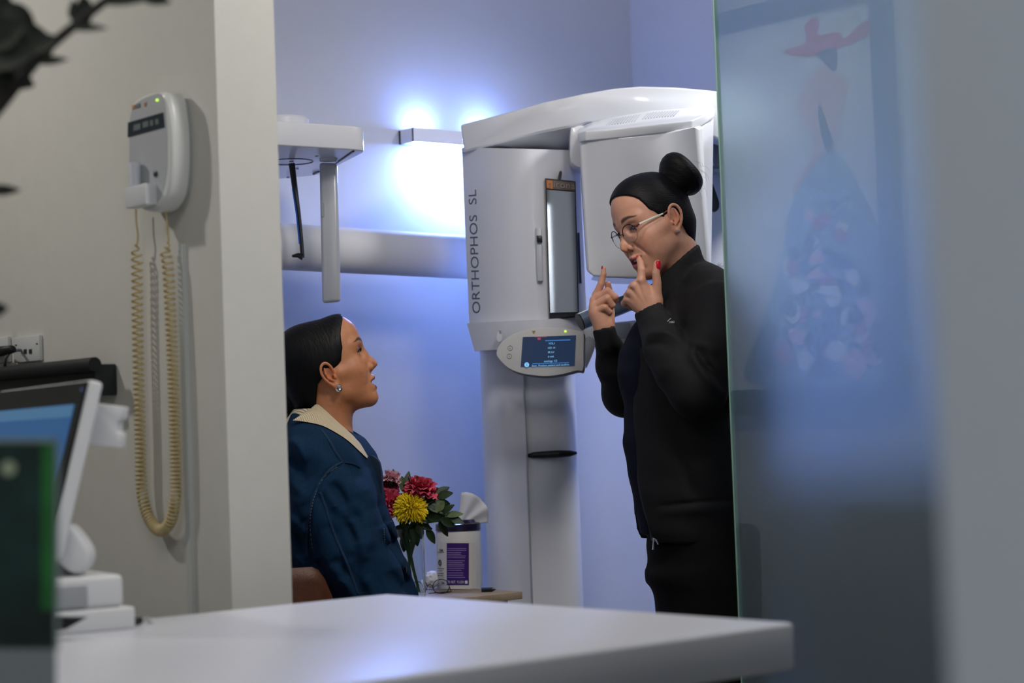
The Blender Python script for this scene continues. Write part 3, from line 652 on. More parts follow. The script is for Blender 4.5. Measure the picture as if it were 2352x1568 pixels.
def head_field(neck, open_=1.0, smile=0.0, h=0.0014, fore=0.0, full=0.0, tip=0.0, neck_r=0.050):
    F = Field((-0.115, -0.092, -0.19), (0.125, 0.092, 0.150), h)
    F.ball((-0.008, 0, 0.046), (0.094, 0.073, 0.080), 0.02)                       # cranium
    F.ball((0.024, 0, 0.062), (0.063, 0.062, 0.060 + fore), 0.02)                        # forehead
    F.ball((0.034, 0, 0.010), (0.058, 0.060, 0.055), 0.025)                        # mid face
    F.ball((0.040, 0, -0.032), (0.050, 0.046, 0.048), 0.02)                        # lower face
    for s in (-1, 1):
        F.cone((0.008, s * 0.047, -0.034), (0.068, s * 0.014, -0.077), 0.012, 0.013, 0.026)   # jaw
        F.cone((0.002, s * 0.057, 0.005), (0.007, s * 0.048, -0.036), 0.012, 0.012, 0.026)
        F.ball((0.054, s * 0.040, -0.010), (0.022, 0.020, 0.018), 0.02)            # cheek
        F.ball((0.040, s * 0.038, -0.031), (0.033, 0.0205 + 0.004 * full, 0.031), 0.022)
        F.cone((0.056, s * 0.049, 0.000), (0.018, s * 0.063, 0.003), 0.009, 0.007, 0.022)
        F.cone((0.081, s * 0.012, 0.041), (0.066, s * 0.046, 0.045), 0.0085, 0.008, 0.014)   # brow ridge
    F.ball((0.076, 0, -0.078), (0.0145, 0.017, 0.0125), 0.014)                      # chin
    F.ball((0.080, 0, -0.046), (0.0125, 0.027, 0.020), 0.014)                       # mouth mound
    F.ball((0.045, 0, -0.066), (0.040, 0.034, 0.016), 0.02)                        # under chin
    # eye sockets
    for s in (-1, 1):
        F.ball((0.090, s * 0.031, 0.0245), (0.015, 0.0165, 0.0115), 0.014, 's')
        F.bump((0.076, s * 0.016, 0.021), (0.010, 0.006, 0.011), -0.003)
    # nose
    F.chain([(0.0830, 0, 0.034), (0.0925, 0, 0.016), (0.1035 + tip * .6, 0, -0.001), (0.1065 + tip, 0, -0.0085)], [0.0068, 0.0060, 0.0060, 0.0066], 0.008)
    F.chain([(0.080, 0, 0.022), (0.086, 0, -0.006)], [0.009, 0.015], 0.012)
    for s in (-1, 1):
        F.ball((0.0935, s * 0.0115, -0.0125), (0.0095, 0.0062, 0.0068), 0.005)
        F.line([(0.088, s * 0.0185, -0.006), (0.084, s * 0.0195, -0.015)], 0.003, -0.0016)
    F.cone((0.104, 0, -0.013), (0.091, 0, -0.021), 0.0042, 0.004, 0.005)
    for s in (-1, 1): F.ball((0.0965, s * 0.0076, -0.0192), (0.0072, 0.0040, 0.0052), 0.002, 's')
    # philtrum and lips
    zo = 0.0035 * open_
    zc = 0.004 * smile; yc = 0.0245 + 0.003 * smile
    F.bump((0.092, 0, -0.027), (0.006, 0.0035, 0.006), -0.0012)
    ul = [(0.0805, -yc, -0.0430 + zc), (0.0895, -0.0135, -0.0395 + zc * .3), (0.0955, -0.0045, -0.0365), (0.0955, 0.0045, -0.0365), (0.0895, 0.0135, -0.0395 + zc * .3), (0.0805, yc, -0.0430 + zc)]
    F.chain(ul, [0.0022, 0.0040, 0.0048, 0.0048, 0.0040, 0.0022], 0.006)
    ll = [(0.0800, -yc, -0.0440 + zc), (0.0875, -0.0130, -0.0500 - zo), (0.0915, 0, -0.0520 - zo), (0.0875, 0.0130, -0.0500 - zo), (0.0800, yc, -0.0440 + zc)]
    F.chain(ll, [0.0022, 0.0052, 0.0060, 0.0052, 0.0022], 0.005)
    F.ball((0.092, 0, -0.0438 - zo * .4), (0.016, yc - 0.004, 0.0013 + 0.0023 * open_), 0.002, 's')
    F.line([(0.083, -0.018, -0.0615 - zo), (0.086, 0, -0.0625 - zo), (0.083, 0.018, -0.0615 - zo)], 0.006, -0.0022)
    if smile:
        for s in (-1, 1):
            [F.bump(c, 0.0042, -0.0017 * smile * math.sin(math.pi * min(0.25 + k / 22, 1.0)) ** 1.0) for k, c in enumerate(smooth_curve([(0.087, s * 0.020, -0.011), (0.079, s * 0.032, -0.026), (0.072, s * 0.0355, -0.044)], 8))]
            F.bump((0.066, s * 0.040, -0.014), 0.014, 0.003 * smile)
    # eyelids
    for s in (-1, 1):
        F.ball((0.0690, s * 0.031, 0.0245), (0.0142, 0.0150, 0.0135), 0.004)
        F.ball((0.0830, s * 0.0320, 0.0235), (0.0075, 0.0125, 0.0031), 0.002, 's')
        F.line([(0.080, s * 0.020, 0.0290), (0.0825, s * 0.031, 0.0320), (0.077, s * 0.044, 0.0290)], 0.0016, -0.0012)
        ear(F, s)
    # neck
    c = neck; F.chain([(-0.018, 0, -0.005), tuple((np.array((-0.018, 0, -0.005)) + np.array(c[0])) / 2), c[0]], [0.052, neck_r, c[1]], 0.03)
    for s in (-1, 1): F.line([(-0.012, s * 0.050, -0.05), (c[0][0] * 0.5 + 0.020, s * 0.035, (c[0][2] - 0.05) * .55), (c[0][0] + 0.045, s * 0.012, c[0][2])], 0.007, 0.0028)
    return F, zo, zc, yc
def skin_tint(V, base, lip, zo, zc, yc, brow='#2a1d18', bz=0.0):
    b = np.array(S(base)[:3]); n = len(V); C = np.tile(b, (n, 1)); x, y, z = V.T
    def blend(w, col):
        nonlocal C
        w = np.clip(w, 0, 1)[:, None]; C = C * (1 - w) + np.array(S(col)[:3]) * w
    red = tuple(b * np.array([1.10, 0.78, 0.70]))
    def g(cx, cy, cz, rx, ry, rz): return np.exp(-(((x - cx) / rx) ** 2 + ((np.abs(y) - cy) / ry) ** 2 + ((z - cz) / rz) ** 2))
    for w in (0.55 * g(0.066, 0.042, -0.010, 0.02, 0.018, 0.016), 0.5 * g(0.104, 0, -0.010, 0.012, 0.012, 0.010), 0.5 * g(-0.008, 0.08, 0.006, 0.03, 0.012, 0.035)):
        C = C * (1 - w[:, None]) + np.array(red) * w[:, None]
    # lips
    ay = np.abs(y); up = -0.0345 - 0.0065 * (ay / yc) ** 1.5 + zc * (ay / yc) ** 2 + 0.0010 * np.exp(-((ay - .004) / .003) ** 2); lo = -0.0575 - zo + (0.0135 + zo) * (ay / yc) ** 2 + zc * (ay / yc) ** 2
    m = 1 / (1 + np.exp((z - up) / 0.0006)) * 1 / (1 + np.exp((lo - z) / 0.0006)) * (ay < yc + 0.001) * (x > 0.074)
    blend(m * 0.9, lip)
    # brows
    zb = 0.0460 + bz * np.clip((ay - 0.008) / 0.015, 0, 1) + 0.0035 * np.sin(np.clip((ay - 0.012) / 0.036, 0, 1) * 2.6) - 0.10 * np.clip(ay - 0.036, 0, 1); th = 0.0052 * np.clip(1.25 - (ay - 0.012) / 0.040, 0.3, 1)
    m = np.exp(-((z - zb) / th) ** 4) * (1 / (1 + np.exp(-(ay - 0.0135) / 0.001))) * (1 / (1 + np.exp((ay - 0.054) / 0.0012))) * (x > 0.04)
    blend(m * 0.94, brow)
    # lash line and lid shade pigment (make-up)
    m = g(0.083, 0.034, 0.0275, 0.016, 0.017, 0.0042) * 1.15 * (x > 0.06); blend(m, '#2b1c1a')
    m = g(0.083, 0.032, 0.0195, 0.012, 0.012, 0.0018) * 0.4 * (x > 0.06); blend(m, '#4a2e28')
    m = g(0.0965, 0.0072, -0.0205, 0.006, 0.0036, 0.0036) * 0.8; blend(m, '#3a1c16')  # nostril hollows: shade painted into the skin colour, not make-up
    return C
def place(R, o, sc=(1, 1, 1), warp=None):
    """local head/limb frame -> world, R rows are axes in the level camera frame, o origin there"""
    R = np.asarray(R); o = np.asarray(o); sc = np.asarray(sc)
    return (lambda V: C2W((np.asarray(V) * sc) @ R + o)) if warp is None else (lambda V: C2W((warp(np.asarray(V, float)) * sc) @ R + o))
def eyes(xf, R, parent, look, iris='#2a1810'):
    """look: direction in head frame"""
    L = np.array(look, float); L /= np.linalg.norm(L)
    for s in (-1, 1):
        F = Field((0.05, s * 0.031 - 0.016, 0.008), (0.086, s * 0.031 + 0.016, 0.042), 0.0008); F.ball((0.0695, s * 0.031, 0.0245), 0.0122, 0)
        c = np.array((0.0695, s * 0.031, 0.0245))
        def colf(V):
            d = (V - c) / np.linalg.norm(V - c, axis=1)[:, None] @ L; C = np.tile(np.array((0.42, 0.38, 0.36)), (len(V), 1))
            C[d > math.cos(0.56)] = S(iris)[:3]; C[d > math.cos(0.26)] = (0.004, 0.004, 0.005); return C
        F.obj('eye', mat('eye_gloss', (1, 1, 1), 0.08, attr='tint', coat=1), parent, xf, 0, colf)
        b = B()
        for k in range(15):
            t = k / 14; y = s * (0.0205 + 0.0245 * t); x = 0.0800 + 0.0035 * math.sin(t * 3.14) - 0.0055 * t; z = 0.0246 + 0.0036 * math.sin(t * 3.14)
            e = (x + 0.0065, y + s * 0.003 * t, z + 0.0015 + 0.002 * t - (0.002 if L[2] < -0.2 else 0))
            b.tube([Vector(q) for q in xf(np.array([(x, y, z), ((x + e[0]) / 2, (y + e[1]) / 2, (z + e[2]) / 2 - 0.001), e]))], [0.0007, 0.0005, 0.0002], 4)
        pts = [Vector(q) for q in xf(np.array([(0.0800 + 0.0035 * math.sin(t * 3.14) - 0.0055 * t, s * (0.0205 + 0.0255 * t), 0.0245 + 0.0036 * math.sin(t * 3.14)) for t in [k / 8 for k in range(9)]]))]
        b.tube(pts, 0.0017, 5); b.obj('eyelashes', mat('lash_black', '#0b090a', 0.6), parent)
def teeth(xf, parent, zo):
    V = []; b = B()
    for k in range(10):
        a = math.radians(-50 + k * 100 / 9); c = (0.066 + 0.0225 * math.cos(a), 0.026 * math.sin(a), -0.0405)
        w = 0.0042
        t = (-math.sin(a), math.cos(a) * 1.1, 0); n = (math.cos(a), math.sin(a), 0)
        ax = [Vector(q) for q in (xf(np.array([t, n, (0, 0, 1)])) - xf(np.zeros((3, 3))))]; ax = [q.normalized() for q in ax]
        b.box(Vector(xf(np.array([c]))[0]), (w, 0.003, 0.0098), ax)
    b.obj('teeth', mat('tooth_white', '#d8d0c2', 0.2), parent, bevel=0.0008)
HL = [(-0.15, -0.075), (-0.09, -0.062), (-0.05, -0.052), (-0.02, -0.038), (0.0, -0.026), (0.020, -0.012), (0.024, 0.018), (0.035, 0.028), (0.05, 0.042), (0.066, 0.047), (0.08, 0.052), (0.092, 0.060), (0.104, 0.072), (0.125, 0.090), (0.16, 0.11)]
def hair_cap(xf, m, parent, grow=0.006, hl=HL, extra=None, lines=None, lo=(-0.16, -0.105, -0.15), hi=(0.12, 0.105, 0.20), front=0.0, name='hair', top=0.0):
    F = Field(lo, hi, 0.0018)
    F.ball((-0.010, 0, 0.047), (0.094 + grow, 0.0735 + grow, 0.081 + grow), 0.02)
    F.ball((0.022, 0, 0.063), (0.0640 + grow + front, 0.064 + grow, 0.062 + grow + top), 0.02)
    F.ball((-0.040, 0, 0.0), (0.050 + grow, 0.050 + grow, 0.060 + grow), 0.03)
    h = np.array(hl)
    def fn(X, Y, Z):
        hx = np.interp(np.clip(Z, -.15, .16) - 0.25 * np.clip(0.03 - np.abs(Y), 0, 1) * 0, h[:, 0], h[:, 1])
        return (X - hx) * 0.7
    F.cut(fn)
    if extra: extra(F)
    V0 = None
    return F.obj(name, m, parent, xf, 1)
def join(objs, name):
    """merge meshes that share a parent into the first one"""
    a = objs[0]; bm = bmesh.new(); 
    mats = []; 
    for o in objs:
        off = len(mats); n0 = len(bm.faces); bm.from_mesh(o.data); bm.faces.ensure_lookup_table()
        for f in bm.faces[n0:]: f.material_index += off
        mats += list(o.data.materials)
    me = bpy.data.meshes.new(name); bm.to_mesh(me); bm.free()
    for x in mats: me.materials.append(x)
    a.data = me
    for o in objs[1:]: bpy.data.objects.remove(o)
    return a
def nail(p, fw, n, w, l, m, parent, name='fingernail'):
    """p centre, fw finger direction, n outward normal (level frame)"""
    fw = np.array(fw, float); fw /= np.linalg.norm(fw); n = np.array(n, float); n -= fw * (n @ fw); n /= np.linalg.norm(n); t = np.cross(fw, n)
    V = []; N = 8; Mx = 6
    for i in range(N + 1):
        for j in range(Mx + 1):
            u = i / N * 2 - 1; v = j / Mx * 2 - 1; ww = w * (1 - 0.35 * max(u, 0) ** 2.5)
            V.append(np.array(p) + fw * u * l + t * v * ww - n * (v * v * w * 0.45 + 0.0010 * u * u))
    F = [(i * (Mx + 1) + j, i * (Mx + 1) + j + 1, (i + 1) * (Mx + 1) + j + 1, (i + 1) * (Mx + 1) + j) for i in range(N) for j in range(Mx)]
    K2 = len(V); V2 = V + [q - n * 0.0009 for q in V]; F2 = F + [tuple(i + K2 for i in f)[::-1] for f in F]
    ed = [i for i in range(Mx + 1)] + [(i + 1) * (Mx + 1) + Mx for i in range(N)] + [N * (Mx + 1) + j for j in range(Mx - 1, -1, -1)] + [i * (Mx + 1) for i in range(N - 1, 0, -1)]
    F2 += [(ed[i], ed[(i + 1) % len(ed)], ed[(i + 1) % len(ed)] + K2, ed[i] + K2) for i in range(len(ed))]
    return mesh(name, C2W(np.array(V2)), F2, m, parent, smooth=True, autosmooth=50)

def baby_hairs(xf, skin, m, parent, side, hl, n=150, back=(-1, 0, 0.35), seed=1, zr=(0.028, 0.112), ln=(0.010, 0.022)):
    """fine short strands along the hairline, lying on the skin"""
    from mathutils.bvhtree import BVHTree
    off = wloc(skin); bvh = BVHTree.FromPolygons([v.co + off for v in skin.data.vertices], [tuple(p.vertices) for p in skin.data.polygons])
    h = np.array(hl); rnd = random.Random(seed); b = B(); back = np.array(back, float)
    q = lambda p: Vector(xf(np.array([p]))[0])
    for k in range(n):
        z = rnd.uniform(*zr); x = np.interp(z, h[:, 0], h[:, 1]) + rnd.uniform(0.0, 0.006); pts = []
        s_ = side if rnd.random() < 0.8 else -side; L = rnd.uniform(*ln)
        for j in range(4):
            t = j / 3; p = (x + back[0] * L * t, s_ * 0.12, z + back[2] * L * t + 0.002 * t); a = q(p); c = q((p[0] * 0.6, 0, p[2] * 0.8))
            hit = bvh.ray_cast(a, (c - a).normalized())
            if hit[0] is None: break
            pts.append(hit[0] + hit[1] * (0.0004 + 0.0022 * t))
        if len(pts) == 4: b.tube(pts, [0.00025, 0.0005, 0.0006, 0.0006], 4)
    return b.obj('hairline_strands', m, parent)

def standing_person():
    D = 4.40
    base = P(1600, 980, D + 0.02); base.z = 0
    r = root('person', base, 'standing person in black zip jacket and glasses, hair in a bun, gesturing with both hands', 'person')
    m_skin = skin_mat('skin_fair'); SK = '#d09b82'; LIP = '#8c3a44'
    R = frame(180 + 29, -20.5, 8); sc = np.array((0.93, 0.97, 1.0)); c_ear = K(1546, 511, D - 0.07); o = c_ear - (np.array((0, 0.075, 0)) * sc) @ R
    xf = place(R, o, sc)
    inv = lambda c: (R @ (np.asarray(c) - o)) / sc
    nb = inv(K(1592, 660, D + 0.015))
    F, zo, zc, yc = head_field((tuple(nb), 0.050), open_=1.5, smile=1.0, full=1.0, neck_r=0.047, tip=0.002)
    hd = F.obj('body', m_skin, r, xf, 1, lambda V: skin_tint(V, SK, LIP, zo, zc, yc, bz=0.001))
    eyes(xf, R, r, (0.80, 0.05, -0.42)); teeth(xf, r, zo)
    # hands
    def Z3(u, v): return (1340 + u / 7.127, 560 + v / 7.127)
    def H(u, v, d): return K(*Z3(u, v), d)
    plain = lambda V: np.tile(np.array(S(SK)[:3]), (len(V), 1))
    dn = 4.29
    def hand_near():
        lo = H(640, 1300, dn - 0.05); hi = H(1420, 150, dn + 0.10)
        F = Field(np.minimum(lo, hi) - 0.02, np.maximum(lo, hi) + 0.02, 0.0014)
        W = H(1075, 1110, dn + 0.018); mcps = [H(945, 600, dn + 0.002), H(830, 690, dn + 0.006), H(758, 800, dn + 0.016), H(712, 915, dn + 0.028)]
        rs = [0.0098, 0.0094, 0.0088, 0.0080]
        for q, rr in zip(mcps, rs): F.cone(W, q, 0.0175, rr, 0.014)
        F.cone(W, H(1180, 1420, dn + 0.03), 0.019, 0.024, 0.01)
        F.cone(H(1150, 980, dn + 0.01), H(930, 720, dn + 0.015), 0.017, 0.014, 0.012)
        F.ball(H(1000, 880, dn + 0.016), (0.026, 0.014, 0.030), 0.014)
        F.ball(H(1165, 930, dn + 0.016), (0.016, 0.015, 0.024), 0.014)      # base of the thumb
        # index, raised to the lips
        F.finger([mcps[0], H(952, 430, dn + 0.004), H(938, 320, dn + 0.010), H(908, 238, dn + 0.018)], [0.0098, 0.0086, 0.0076, 0.0060], 0.004)
        # thumb, raised
        F.finger([H(1190, 900, dn + 0.010), H(1205, 650, dn + 0.004), H(1188, 470, dn + 0.000), H(1203, 345, dn - 0.001)], [0.0130, 0.0098, 0.0088, 0.0080], 0.006)
        F.ball(H(1218, 325, dn), (0.0072, 0.0065, 0.0085), 0.004)
        # curled fingers turning away behind the knuckles
        for i, (q, l) in enumerate(zip(mcps[1:], (0.034, 0.032, 0.026))):
            p1 = q + np.array((-0.004, l, -0.002 - 0.002 * i)); p2 = p1 + np.array((0.026, 0.010, -0.012)); p3 = p2 + np.array((0.012, -0.014, -0.004))
            F.finger([q, p1, p2, p3], [rs[i + 1], 0.0085, 0.0078, 0.0070], 0.003)
        for i, q in enumerate(mcps): F.bump(q + np.array((-0.001, -0.008, 0.001)), 0.007, 0.0014)
        for i in range(3):                     # valleys and tendons on the back of the hand
            a = (mcps[i] + mcps[i + 1]) / 2 + np.array((0, -0.008, 0)); F.line([a, a * 0.35 + W * 0.65 + np.array((0, -0.012, 0))], 0.0045, -0.0020)
        for i in range(4): F.line([mcps[i] + np.array((0, -0.009, 0)), mcps[i] * 0.3 + W * 0.7 + np.array((0, -0.016, 0))], 0.0030, 0.0013)
        F.line([H(1110, 640, dn - 0.012), H(1150, 740, dn - 0.012)], 0.004, -0.0022)
        for zz in (470, 485, 455): F.line([H(1160, zz, dn - 0.009), H(1215, zz - 6, dn - 0.009)], 0.0012, -0.0005)
        return F.obj('hand', m_skin, r, C2W, 1, plain)
    df = 4.47
    def hand_far():
        lo = H(80, 1560, df - 0.06); hi = H(640, 330, df + 0.08)
        F = Field(np.minimum(lo, hi) - 0.02, np.maximum(lo, hi) + 0.02, 0.0014)
        W = H(345, 1400, df + 0.01)
        mc = [H(215, 830, df + 0.012), H(170, 925, df + 0.004), H(165, 1030, df), H(175, 1120, df)]
        for q in mc: F.cone(W, q, 0.0175, 0.0095, 0.012)
        F.cone(W, H(370, 1650, df + 0.02), 0.0185, 0.022, 0.01)
        F.ball(H(395, 1190, df + 0.008), (0.0165, 0.014, 0.026), 0.012)       # thenar pad
        F.finger([H(255, 1150, df + .006), H(330, 1300, df + .006)], [0.019, 0.018], 0.012)
        F.finger([mc[0], H(292, 650, df + 0.004), H(330, 500, df + 0.002), H(333, 410, df + 0.004)], [0.0095, 0.0082, 0.0068, 0.0055], 0.004)
        F.finger([mc[1], H(395, 765, df - 0.010), H(520, 870, df - 0.010), H(528, 930, df - 0.002)], [0.0090, 0.0082, 0.0078, 0.0064], 0.0025)
        F.finger([mc[2], H(390, 890, df - 0.016), H(475, 1000, df - 0.010), H(462, 1020, df + 0.002)], [0.0088, 0.0080, 0.0072, 0.0062], 0.0025)
        F.finger([mc[3], H(350, 1040, df - 0.018), H(435, 1110, df - 0.012), H(425, 1120, df)], [0.0084, 0.0074, 0.0064, 0.0056], 0.0025)
        F.finger([H(430, 1150, df + 0.016), H(430, 850, df + 0.018), H(402, 660, df + 0.014)], [0.012, 0.0095, 0.0075], 0.005)   # thumb behind
        F.line([H(230, 1165, df - .018), H(300, 1195, df - .018)], 0.0016, -0.0012); F.line([H(225, 1205, df - .018), H(290, 1215, df - .018)], 0.0016, -0.0010)
        return F.obj('hand', m_skin, r, C2W, 1, plain)
    h1, h2 = hand_near(), hand_far()
    # torso, hips, legs and arms under the clothes (one continuous figure with head and hands)
    sh_n = K(1652, 715, 4.24); el_n = K(1606, 905, 4.16); wr_n = H(1110, 1170, dn + 0.02)
    sh_f = K(1545, 715, 4.56); el_f = K(1428, 905, 4.60); wr_f = H(350, 1440, df + 0.01)
    F = Field((0.10, 4.00, 0.0), (0.80, 4.90, 1.46), 0.009)
    F.chain([K(1588, 655, D + .01), K(1590, 730, D)], [0.046, 0.06], 0.03)
    F.loft([(0.80, .405, 4.40, .12, .13), (1.0, .40, 4.40, .105, .11), (1.15, .40, 4.40, .105, .12), (1.30, .40, 4.40, .07, .12)], 0.04)
    for a, b_, c in ((sh_n, el_n, wr_n), (sh_f, el_f, wr_f)): F.chain([a, b_, c], [0.038, 0.032, 0.021], 0.02)
    leg_n = [np.array((.425, 4.31, .86)), np.array((.44, 4.30, .48)), np.array((.47, 4.29, .10))]; leg_f = [np.array((.39, 4.49, .86)), np.array((.38, 4.50, .48)), np.array((.40, 4.51, .10))]
    for L in (leg_n, leg_f): F.chain(L, [0.07, 0.05, 0.035], 0.03)
    tor = F.obj('torso', m_skin, r, C2W, 1, plain)
    join([hd, h1, h2, tor], 'body')
    # nails
    m_nail = mat('nail_red', '#c4082c', 0.15, coat=1)
    def nl(c, fw, n, rad, w_, l_):
        fw = np.array(fw, float); fw /= np.linalg.norm(fw); n = np.array(n, float); n -= fw * (n @ fw); n /= np.linalg.norm(n)
        nail(np.array(c) + n * (rad + 0.0004), fw, n, w_, l_, m_nail, r)
    nl(H(905, 240, dn + 0.018), H(908, 215, dn) - H(925, 330, dn), (-0.80, -0.60, 0.0), 0.0056, 0.0044, 0.0072)
    nl(H(1216, 345, dn - 0.001), H(1225, 250, dn) - H(1205, 400, dn), (0.12, -1, 0.1), 0.0084, 0.0062, 0.0092)
    nl(H(331, 405, df + 0.004), H(325, 360, dn) - H(328, 450, dn), (-1, -0.30, 0.0), 0.0052, 0.0040, 0.0064)
    nl(H(528, 925, df - 0.002), (0.1, 0.1, -1), (0.9, -0.5, 0.0), 0.0060, 0.0040, 0.0050)
    # hair
    mh = hair_mat('hair_black', '#0d0d11', 0.5, (0.6, 1, 4), 110)
    def strands(F):
        for k in range(0): pass
        
        F.cone((0.019, 0.0670, 0.040), (0.013, 0.0705, 0.008), 0.0085, 0.0015, 0.006)
        nh = inv(K(1564, 515, D + 0.01)); nl = inv(K(1576, 556, D + 0.01)); F.cone(nh, nl, 0.034, 0.020, 0.02)
        F.cut(lambda X, Y, Z: np.where(Z < -0.01, (X + 0.020 - 0.25 * (Z + 0.01)) * 0.8, -1) + 0 * Y)
        F.disp(lambda X, Y, Z: 0.00022 * np.sin((Z - X * 0.75) * 950 + 3 * np.sin(Y * 60)))
    hair_cap(xf, mh, r, 0.0045, extra=strands)
    B_ = inv(K(1563, 402, D - 0.0))
    F = Field(B_ - 0.085, B_ + 0.085, 0.0018)
    ctr = B_; ax = inv(K(1590, 400, D)) - inv(K(1520, 445, D)); ax = ax / np.linalg.norm(ax)
    # coil of the bun: a thick twisted ring standing on the crown
    nrm = inv(K(1500, 470, D)) - inv(K(1563, 402, D)); nrm[1] = 0; nrm /= np.linalg.norm(nrm)      # points from bun to head centre
    e1 = np.cross(nrm, (0, 1, 0)); e1 /= np.linalg.norm(e1); e2 = np.cross(nrm, e1)
    ring_ = [ctr + e1 * 0.029 * math.cos(t) + e2 * 0.026 * math.sin(t) - nrm * 0.004 * math.cos(2 * t) for t in [k * 2 * math.pi / 24 for k in range(25)]]
    F.chain(ring_, [0.0235] * 25, 0.01); F.ball(ctr - nrm * 0.004, 0.027, 0.02); F.ball(ctr + nrm * 0.026, 0.030, 0.02)
    F.bump(ctr - nrm * 0.026, 0.012, -0.006)
    def tw(X, Y, Z):
        x, y, z = X - ctr[0], Y - ctr[1], Z - ctr[2]; a = np.arctan2(x * e2[0] + y * e2[1] + z * e2[2], x * e1[0] + y * e1[1] + z * e1[2]); hgt = x * nrm[0] + y * nrm[1] + z * nrm[2]
        rr = np.sqrt(x * x + y * y + z * z)
        return 0.0003 * np.sin(hgt * 700 + rr * 500 + a * 2)
    F.disp(tw); F.obj('hair_bun', mh, r, xf, 1)
    # loose wisps round the bun and nape
    b = B(); rnd = random.Random(5)
    for k in range(34):
        if k < 16: a = rnd.uniform(-0.6, 1.2); p0 = K(1600 + rnd.uniform(-8, 8), 395 + rnd.uniform(-25, 40), D + rnd.uniform(-.03, .03)); dx = rnd.uniform(0.008, 0.022); dz = -rnd.uniform(0.0, 0.03)
        else: p0 = K(1590 + rnd.uniform(-6, 3), 470 + rnd.uniform(0, 95), D + rnd.uniform(-.03, .03)); dx = rnd.uniform(0.001, 0.006); dz = -rnd.uniform(0.005, 0.025)
        pts = [p0, p0 + np.array((dx * .7, rnd.uniform(-.005, .005), dz * .3)), p0 + np.array((dx, rnd.uniform(-.008, .008), dz))]
        b.tube([Vector(q) for q in C2W(np.array(smooth_curve(pts, 4)))], 0.00016, 3)
    b.obj('hair_wisps', mh, r)
    baby_hairs(xf, hd, mh, r, 1, HL, 300, zr=(0.026, 0.114), ln=(0.008, 0.014))
    # earring
    e = xf(np.array([(0.0000, 0.0800, -0.0205)]))[0]; axs = (CR, CU, -F0)
    B().lathe(Vector(e), [(0.0001, 0.0035), (0.0022, 0.003), (0.0034, 0.0008), (0.0018, -0.002)], 8, ax=axs).obj('stud_earring', mat('crystal', '#e8ecf2', 0.05, 0.9), r)
    # glasses
    g = bpy.data.objects.new('glasses', None); COL.objects.link(g); g.parent = r; g.location = (0, 0, 0)
    mdk = mat('frame_dark', '#231f25', 0.3, 0.3); mgd = mat('frame_gold', '#b59a6a', 0.3, 0.9); mwh = mat('temple_cream', '#d8dccf', 0.35)
    for s in (-1, 1):
        rimp = []
        for k in range(33):
            t = 2 * math.pi * k / 32; yy = s * 0.0325 + 0.0225 * math.cos(t) * (1 + 0.05 * math.sin(t)); zz = 0.0165 + 0.0205 * math.sin(t); xx = 0.1015 - 0.22 * (abs(yy)) + 0.10 * (zz) * 0.3
            rimp.append((xx, yy, zz))
        w = [Vector(q) for q in xf(np.array(rimp))]
        up = [q for q, t in zip(w, range(33)) if t <= 16]; dn_ = [q for q, t in zip(w, range(33)) if t >= 16]
        b = B().tube(up, 0.0011, 8); b.obj('rim', mdk, g); B().tube(dn_, 0.0006, 6).obj('wire_rim', mgd, g)
        lens = B().add(w[:-1] + [q + Vector(C2W(R[0])) * 0.0009 for q in w[:-1]], [tuple(range(32)), tuple(range(63, 31, -1))] + [(i, i + 32, (i + 1) % 32 + 32, (i + 1) % 32) for i in range(32)])
        lm = mat('lens_clear', '#ffffff', 0.0, trans=1, ior=1.02, coat=0.6); lens.obj('lens', lm, g)
        tp = [(0.0895 - 0.0, s * 0.0560, 0.026), (0.083, s * 0.0665, 0.0270), (0.045, s * 0.0745, 0.0275), (0.018, s * 0.0780, 0.0270), (0.002, s * 0.0800, 0.0295)]
        w = [Vector(q) for q in xf(np.array(tp))]
        b = B().tube(w[1:4], [(0.0022, 0.0008), (0.0022, 0.0008), (0.0018, 0.0008)], 8, flat=Vector(C2W(R[2]))); b.obj('temple', mwh, g)
        B().tube(w[3:], [(0.0012, 0.0007)] * 2, 8, flat=Vector(C2W(R[2]))).obj('temple_tip', mat('tip_rose', '#7a4a4a', 0.4), g)
        B().tube(w[:2], 0.0018, 8).obj('hinge', mat('hinge_rose', '#8a4a50', 0.3, 0.5), g)
    w = [Vector(q) for q in xf(np.array([(0.0995, -0.0100, 0.020), (0.1035, 0, 0.0235), (0.0995, 0.0100, 0.020)]))]
    B().tube(w, 0.0011, 6).obj('bridge', mdk, g)
    # ------------------------------------------------ clothes
    m_j = mat('jacket_black', '#111216', 0.75, noise=0.06, nscale=200, bump=0.15, bscale=700, spec=0.35)
    m_s = mat('shirt_navy', '#0a1024', 0.85, bump=0.15, bscale=500, spec=0.25)
    m_t = mat('trousers_black', '#0e0f12', 0.8, bump=0.2, bscale=500, spec=0.2)
    def lev(rows, d0):
        out = []
        for py, pl, pr, b_, dy in rows:
            a = K(pl, py, d0 + dy); c = K(pr, py, d0 + dy); out.append(((a[2] + c[2]) / 2, (a[0] + c[0]) / 2, d0 + dy, (c[0] - a[0]) / 2, b_))
        return out
    # shirt / chest
    F = Field((0.17, 4.05, 0.80), (0.66, 4.75, 1.50), 0.006)
    F.loft(lev([(690, 1500, 1640, .09, 0), (740, 1455, 1680, .11, 0), (800, 1423, 1700, .118, 0), (850, 1416, 1700, .12, 0), (890, 1424, 1700, .118, 0), (930, 1434, 1700, .112, 0), (965, 1433, 1700, .112, 0), (1010, 1430, 1700, .115, 0), (1080, 1442, 1700, .115, 0), (1150, 1456, 1700, .12, 0), (1222, 1470, 1700, .12, 0)], D), 0.03)
    F.disp(lambda X, Y, Z: 0.0008 * np.sin(Z * 95 + X * 60 + 2 * np.sin(Y * 30)))
    F.obj('shirt', m_s, r, C2W, 1)
